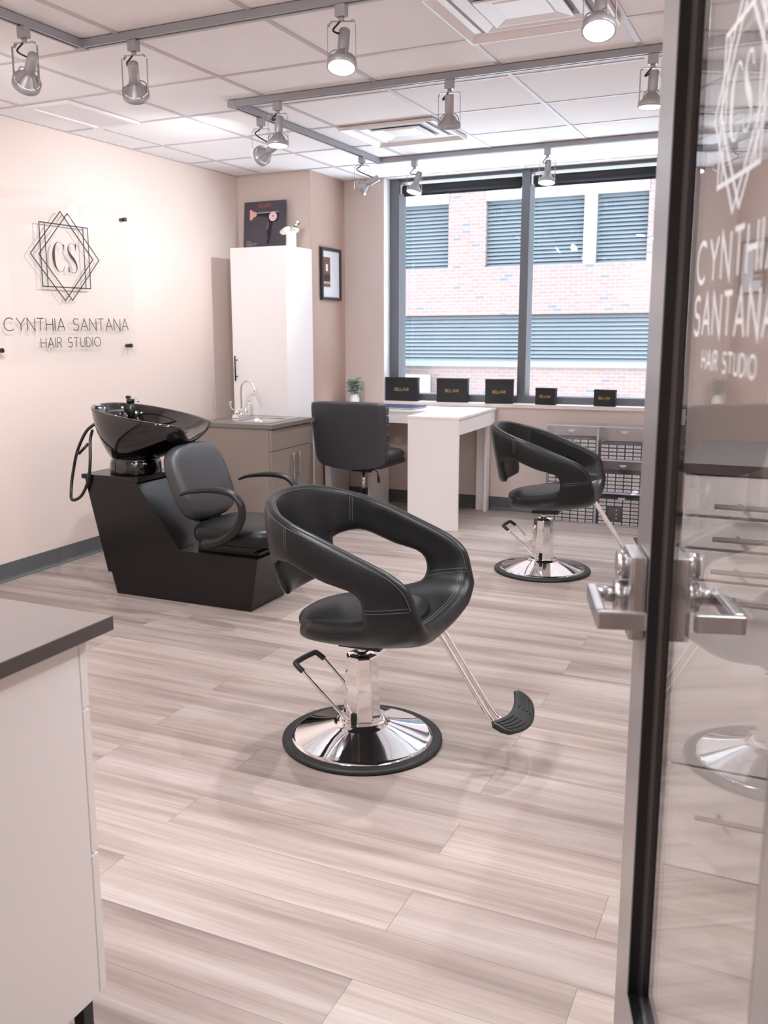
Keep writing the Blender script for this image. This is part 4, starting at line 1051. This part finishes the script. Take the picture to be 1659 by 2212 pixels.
# ------------------------------------------------------------------ clear stacking drawers with small cartons
cart_me = None
def carton(x, y, z, dep, ww, hh, lab, grp):
    global cart_me
    key = round(ww, 4), round(hh, 4), round(dep, 4)
    if cart_me is None: cart_me = {}
    if key not in cart_me:
        mb = B(M_box); mb.box((-ww / 2, 0, 0), (ww / 2, dep, hh)); mb.m(M_label); mb.box((-ww * .43, -.0006, hh * .12), (ww * .43, -.0001, hh * .80)); mb.m(M_labelink)
        mb.box((-ww * .26, -.001, hh * .36), (ww * .22, -.0007, hh * .5))
        o = mb.build('product_carton'); cart_me[key] = o.data
    else:
        o = bpy.data.objects.new('product_carton', cart_me[key]); col.objects.link(o)
    o.location = (x, y, z); tag(o, lab, 'carton', grp)
def drawer(x0, x1, y0, y1, z0, z1, lab):
    r = empty('clear_stacking_drawer', ((x0 + x1) / 2, y0, z0)); tag(r, lab, 'storage drawer', 'clear stacking drawers under the window')
    w_ = (x1 - x0) / 2; h_ = z1 - z0; d_ = y1 - y0; t = .004
    mb = B(M_acryl); mb.box((-w_, .008, 0), (w_, d_, t)); mb.box((-w_, .008, h_ - t), (w_, d_, h_)); mb.box((-w_, .008, t), (-w_ + t, d_, h_ - t)); mb.box((w_ - t, .008, t), (w_, d_, h_ - t)); mb.box((-w_ + t, d_ - t, t), (w_ - t, d_, h_ - t)); mb.build('shell', r)
    mb = B(M_acryledge); e = .0055
    mb.box((-w_, 0, 0), (w_, .008, e)); mb.box((-w_, 0, h_ - e), (w_, .008, h_)); mb.box((-w_, 0, e), (-w_ + e, .008, h_ - e)); mb.box((w_ - e, 0, e), (w_, .008, h_ - e)); mb.build('front_rim', r)
    mb = B(M_acryl); mb.box((-w_ + .008, .002, .010), (w_ - .008, .005, h_ - .010)); f = mb.build('drawer_front', r)
    mb = B(M_acryledge); n = 10; pts = [(.026 * math.cos(PI + PI * k / n), h_ * .88 + .016 * math.sin(PI + PI * k / n)) for k in range(n + 1)]
    mb.prism(pts, 1, -.010, .0015); mb.build('pull', f)
zs = [0.002, .238, .474, .712]; xs = [2.372, 2.742, 3.112]; yF, yK = 6.70, 6.945
names = [['bottom', 'middle', 'top'], ['left', 'right']]
cnt = [[6, 6, 5], [7, 5, 4]]
for ci in range(2):
    for ri in range(3):
        lab = 'clear plastic drawer of small labelled cartons, %s of the %s-hand stack under the window' % (names[0][ri], names[1][ci])
        x0, x1 = xs[ci] + .001, xs[ci + 1] - .001; z0, z1 = zs[ri] + .0005, zs[ri + 1] - .001
        drawer(x0, x1, yF, yK, z0, z1, lab)
        n = 6; ww = .0545; hh = .0268
        for a in range(n):
            nr = cnt[ci][ri]
            for b in range(nr):
                if ci == 1 and ri == 0 and a in (1, 2) and 1 <= b <= 4: continue
                jx = rnd.uniform(-.0008, .0008)
                carton(x0 + .0215 + ww / 2 + a * (ww + .0015), yF + .012 + .002 * rnd.random() + .004, z0 + .0045 + b * (hh + .0003), .20, ww, hh,
                       'small black carton with a white end label in the %s drawer of the %s stack' % (names[0][ri], names[1][ci]), 'cartons in the %s drawer of the %s stack' % (names[0][ri], names[1][ci]))
        if ci == 1 and ri == 0:
            o = B(M_box).box((-.05, 0, 0), (.05, .18, .105), .002).build('plain_carton'); o.location = (x0 + .0215 + 2 * (ww + .0015), yF + .018, z0 + .0045 + hh + .001); tag(o, 'larger plain black carton with orange dots in the bottom right clear drawer', 'carton')
            mb = B(M_orange)
            for zz in (.02, .05, .08): mb.cyl((.015, -.0008, zz), (.015, -.0001, zz), .006, 16)
            q = mb.build('orange_dots', o)

# ------------------------------------------------------------------ white chest of drawers behind the door glass
ch = empty('chest_of_drawers', (4.25, 2.65, 0)); tag(ch, 'white chest of drawers with steel bar handles seen through the door glass', 'chest of drawers')
B(M_white).box((-.49, -.247, 0), (.48, .25, 1.047), .001).build('body', ch)
mb = B(M_counteredge); mb.box((-.497, -.272, 1.0475), (.487, .255, 1.073), .001); mb.build('worktop', ch)
zsd = [(.005, .287, .171), (.295, .779, .742), (.787, .858, .816), (.866, .939, .896), (.947, 1.044, .976)]
for z0, z1, zh in zsd:
    d_ = B(M_white).box((-.488, -.267, z0), (.478, -.248, z1), .0012).build('drawer_front', ch)
    mb = B(M_nickel, True); mb.tube([(-.414, -.302, zh), (.404, -.302, zh)], .0065, 12)
    for x in (-.36, .35): mb.tube([(x, -.302, zh), (x, -.267, zh)], .005, 10)
    mb.build('bar_handle', d_)

# ------------------------------------------------------------------ counter cabinet at the front left
cb = empty('counter_cabinet', (2.4, .93, 0)); tag(cb, 'white drawer cabinet with grey-brown top on thin black legs at the front left', 'cabinet')
XF = .49; YF_ = .292
mb = B(M_white); mb.box((-.55, -.305, .17), (XF, YF_ - .021, .872)); mb.build('body', cb, bevel=.0015)
for z0, z1 in ((.172, .4525), (.4575, .734), (.739, .868)):
    B(M_white).box((-.548, YF_ - .0195, z0), (XF, YF_ - .001, z1)).build('drawer_front', cb, bevel=.0015)
mb = B(M_counter); mb.box((-.60, -.33, .8735), (.521, .329, .8995)); mb.m(M_counteredge); mb.box((.5212, -.33, .8735), (.5225, .329, .8995)); mb.build('worktop', cb, bevel=.001)
for x in (-.52, .455):
    for y in (-.27, .262): B(M_blackplastic).box((x - .0125, y - .0125, 0), (x + .0125, y + .0125, .17)).build('leg', cb)

# ------------------------------------------------------------------ glass door, seen almost edge-on
an = R(16.3)
door = empty('door_1', (3.994 + .225 * math.cos(an), .225 * math.sin(an), 0), an, kind='structure')
# local axes: x = -(room side normal); y = along the leaf to the latch. room side is local -x
T = .0187; s0, s1 = .585, 1.416; si0, si1 = .70, 1.297; zb, zt_ = .41, 2.02
mb = B(M_door); mb.box((-T, si1, .012), (T, s1, 2.13)); mb.build('latch_stile', door)
mb = B(M_door); mb.box((-T, s0, .012), (T, si0, 2.13)); mb.build('hinge_stile', door)
mb = B(M_door); mb.box((-T, si0, .012), (T, si1, zb)); mb.build('bottom_rail', door)
mb = B(M_door); mb.box((-T, si0, zt_), (T, si1, 2.13)); mb.build('top_rail', door)
mb = B(M_darkedge)  # inner edges lined black: their reflection of the dark corridor put into colour
for sx in (-1, 1):
    a, b = (-T + .0005, -.0035) if sx < 0 else (.0035, T - .0005)
    mb.box((a, si1 - .004, zb), (b, si1, zt_), .001); mb.box((a, si0, zb), (b, si0 + .004, zt_)); mb.box((a, si0 + .004, zb), (b, si1 - .004, zb + .004)); mb.box((a, si0 + .004, zt_ - .004), (b, si1 - .004, zt_))
mb.build('glazing_gasket', door)
B(M_doorglass).box((-.003, si0, zb), (.003, si1, zt_)).build('glass_pane', door)
# lettering on the glass, reads towards the hinge for someone in the room
fr = lambda a, b, c: (-.0033 - c, -a, b)
mb = B(M_frost); k = .42
def lg(y, z): return (-(.998 - (y - 4.412) * k), 1.617 + (z - 1.834) * k)
for p in ([(4.123, 1.835), (4.383, 2.088), (4.646, 1.831), (4.384, 1.579), (4.123, 1.835)], [(4.189, 1.835), (4.443, 2.083), (4.701, 1.83), (4.445, 1.582), (4.189, 1.835)],
          [(4.205, 2.014), (4.612, 2.014), (4.612, 1.656), (4.205, 1.656), (4.205, 2.014)], [(4.247, 2.014), (4.247, 1.656)], [(4.570, 2.014), (4.570, 1.656)]): ribbon(mb, [lg(*q) for q in p], .005, fr, .0004)
ribbon(mb, [lg(*q) for q in C_], .002, fr, .0004, widths=[.002 + x * .5 for x in wC]); ribbon(mb, [lg(p.x, p.y) for p in Sp], .002, fr, .0004, widths=[.002 + x * .5 for x in wS])
mb.build('frosted_emblem', door)
mb = B(M_frost); write(mb, 'CYNTHIA', fr, -1.165, -.83, 1.447, .044, .0055, .28, .0004); write(mb, 'SANTANA', fr, -1.165, -.83, 1.389, .042, .0055, .28, .0004); write(mb, 'HAIR STUDIO', fr, -1.11, -.88, 1.352, .020, .003, .25, .0004); mb.build('frosted_lettering', door)
zl = 1.025; sl = 1.352
for sx in (-1, 1):
    mb = B(M_lever); mb.box((min(sx * T, sx * .042), sl - .045, .962), (max(sx * T, sx * .042), sl + .045, 1.083), .006)
    e = mb.build('lock_case', door)
    mb = B(M_lever, True); mb.tube([(sx * .040, sl, 1.062), (sx * .056, sl, 1.062)], .020, 24); mb.build('thumbturn', e)
    mb = B(M_lever, True); mb.tube([(sx * .040, sl, zl - .008), (sx * .058, sl, zl - .008)], .022, 24); mb.tube([(sx * .058, sl, zl - .008), (sx * .082, sl, zl - .008)], .0115, 24)
    mb.m(M_lever, False)
    mb.box((sx * .088 - .007, sl - .118, zl - .020), (sx * .088 + .007, sl + .014, zl + .004), .003)
    mb.box((min(sx * .030, sx * .094), sl - .132, zl - .020), (max(sx * .030, sx * .094), sl - .118, zl + .004), .003)
    mb.build('door_lever', e)
mb = B(M_door); mb.box((3.0, .45, 0), (3.05, .59, 2.2)); mb.box((4.075, .45, 0), (4.12, .59, 2.2)); mb.box((3.05, .45, 2.15), (4.075, .59, 2.2)); S(mb.build('trim_doorframe'))
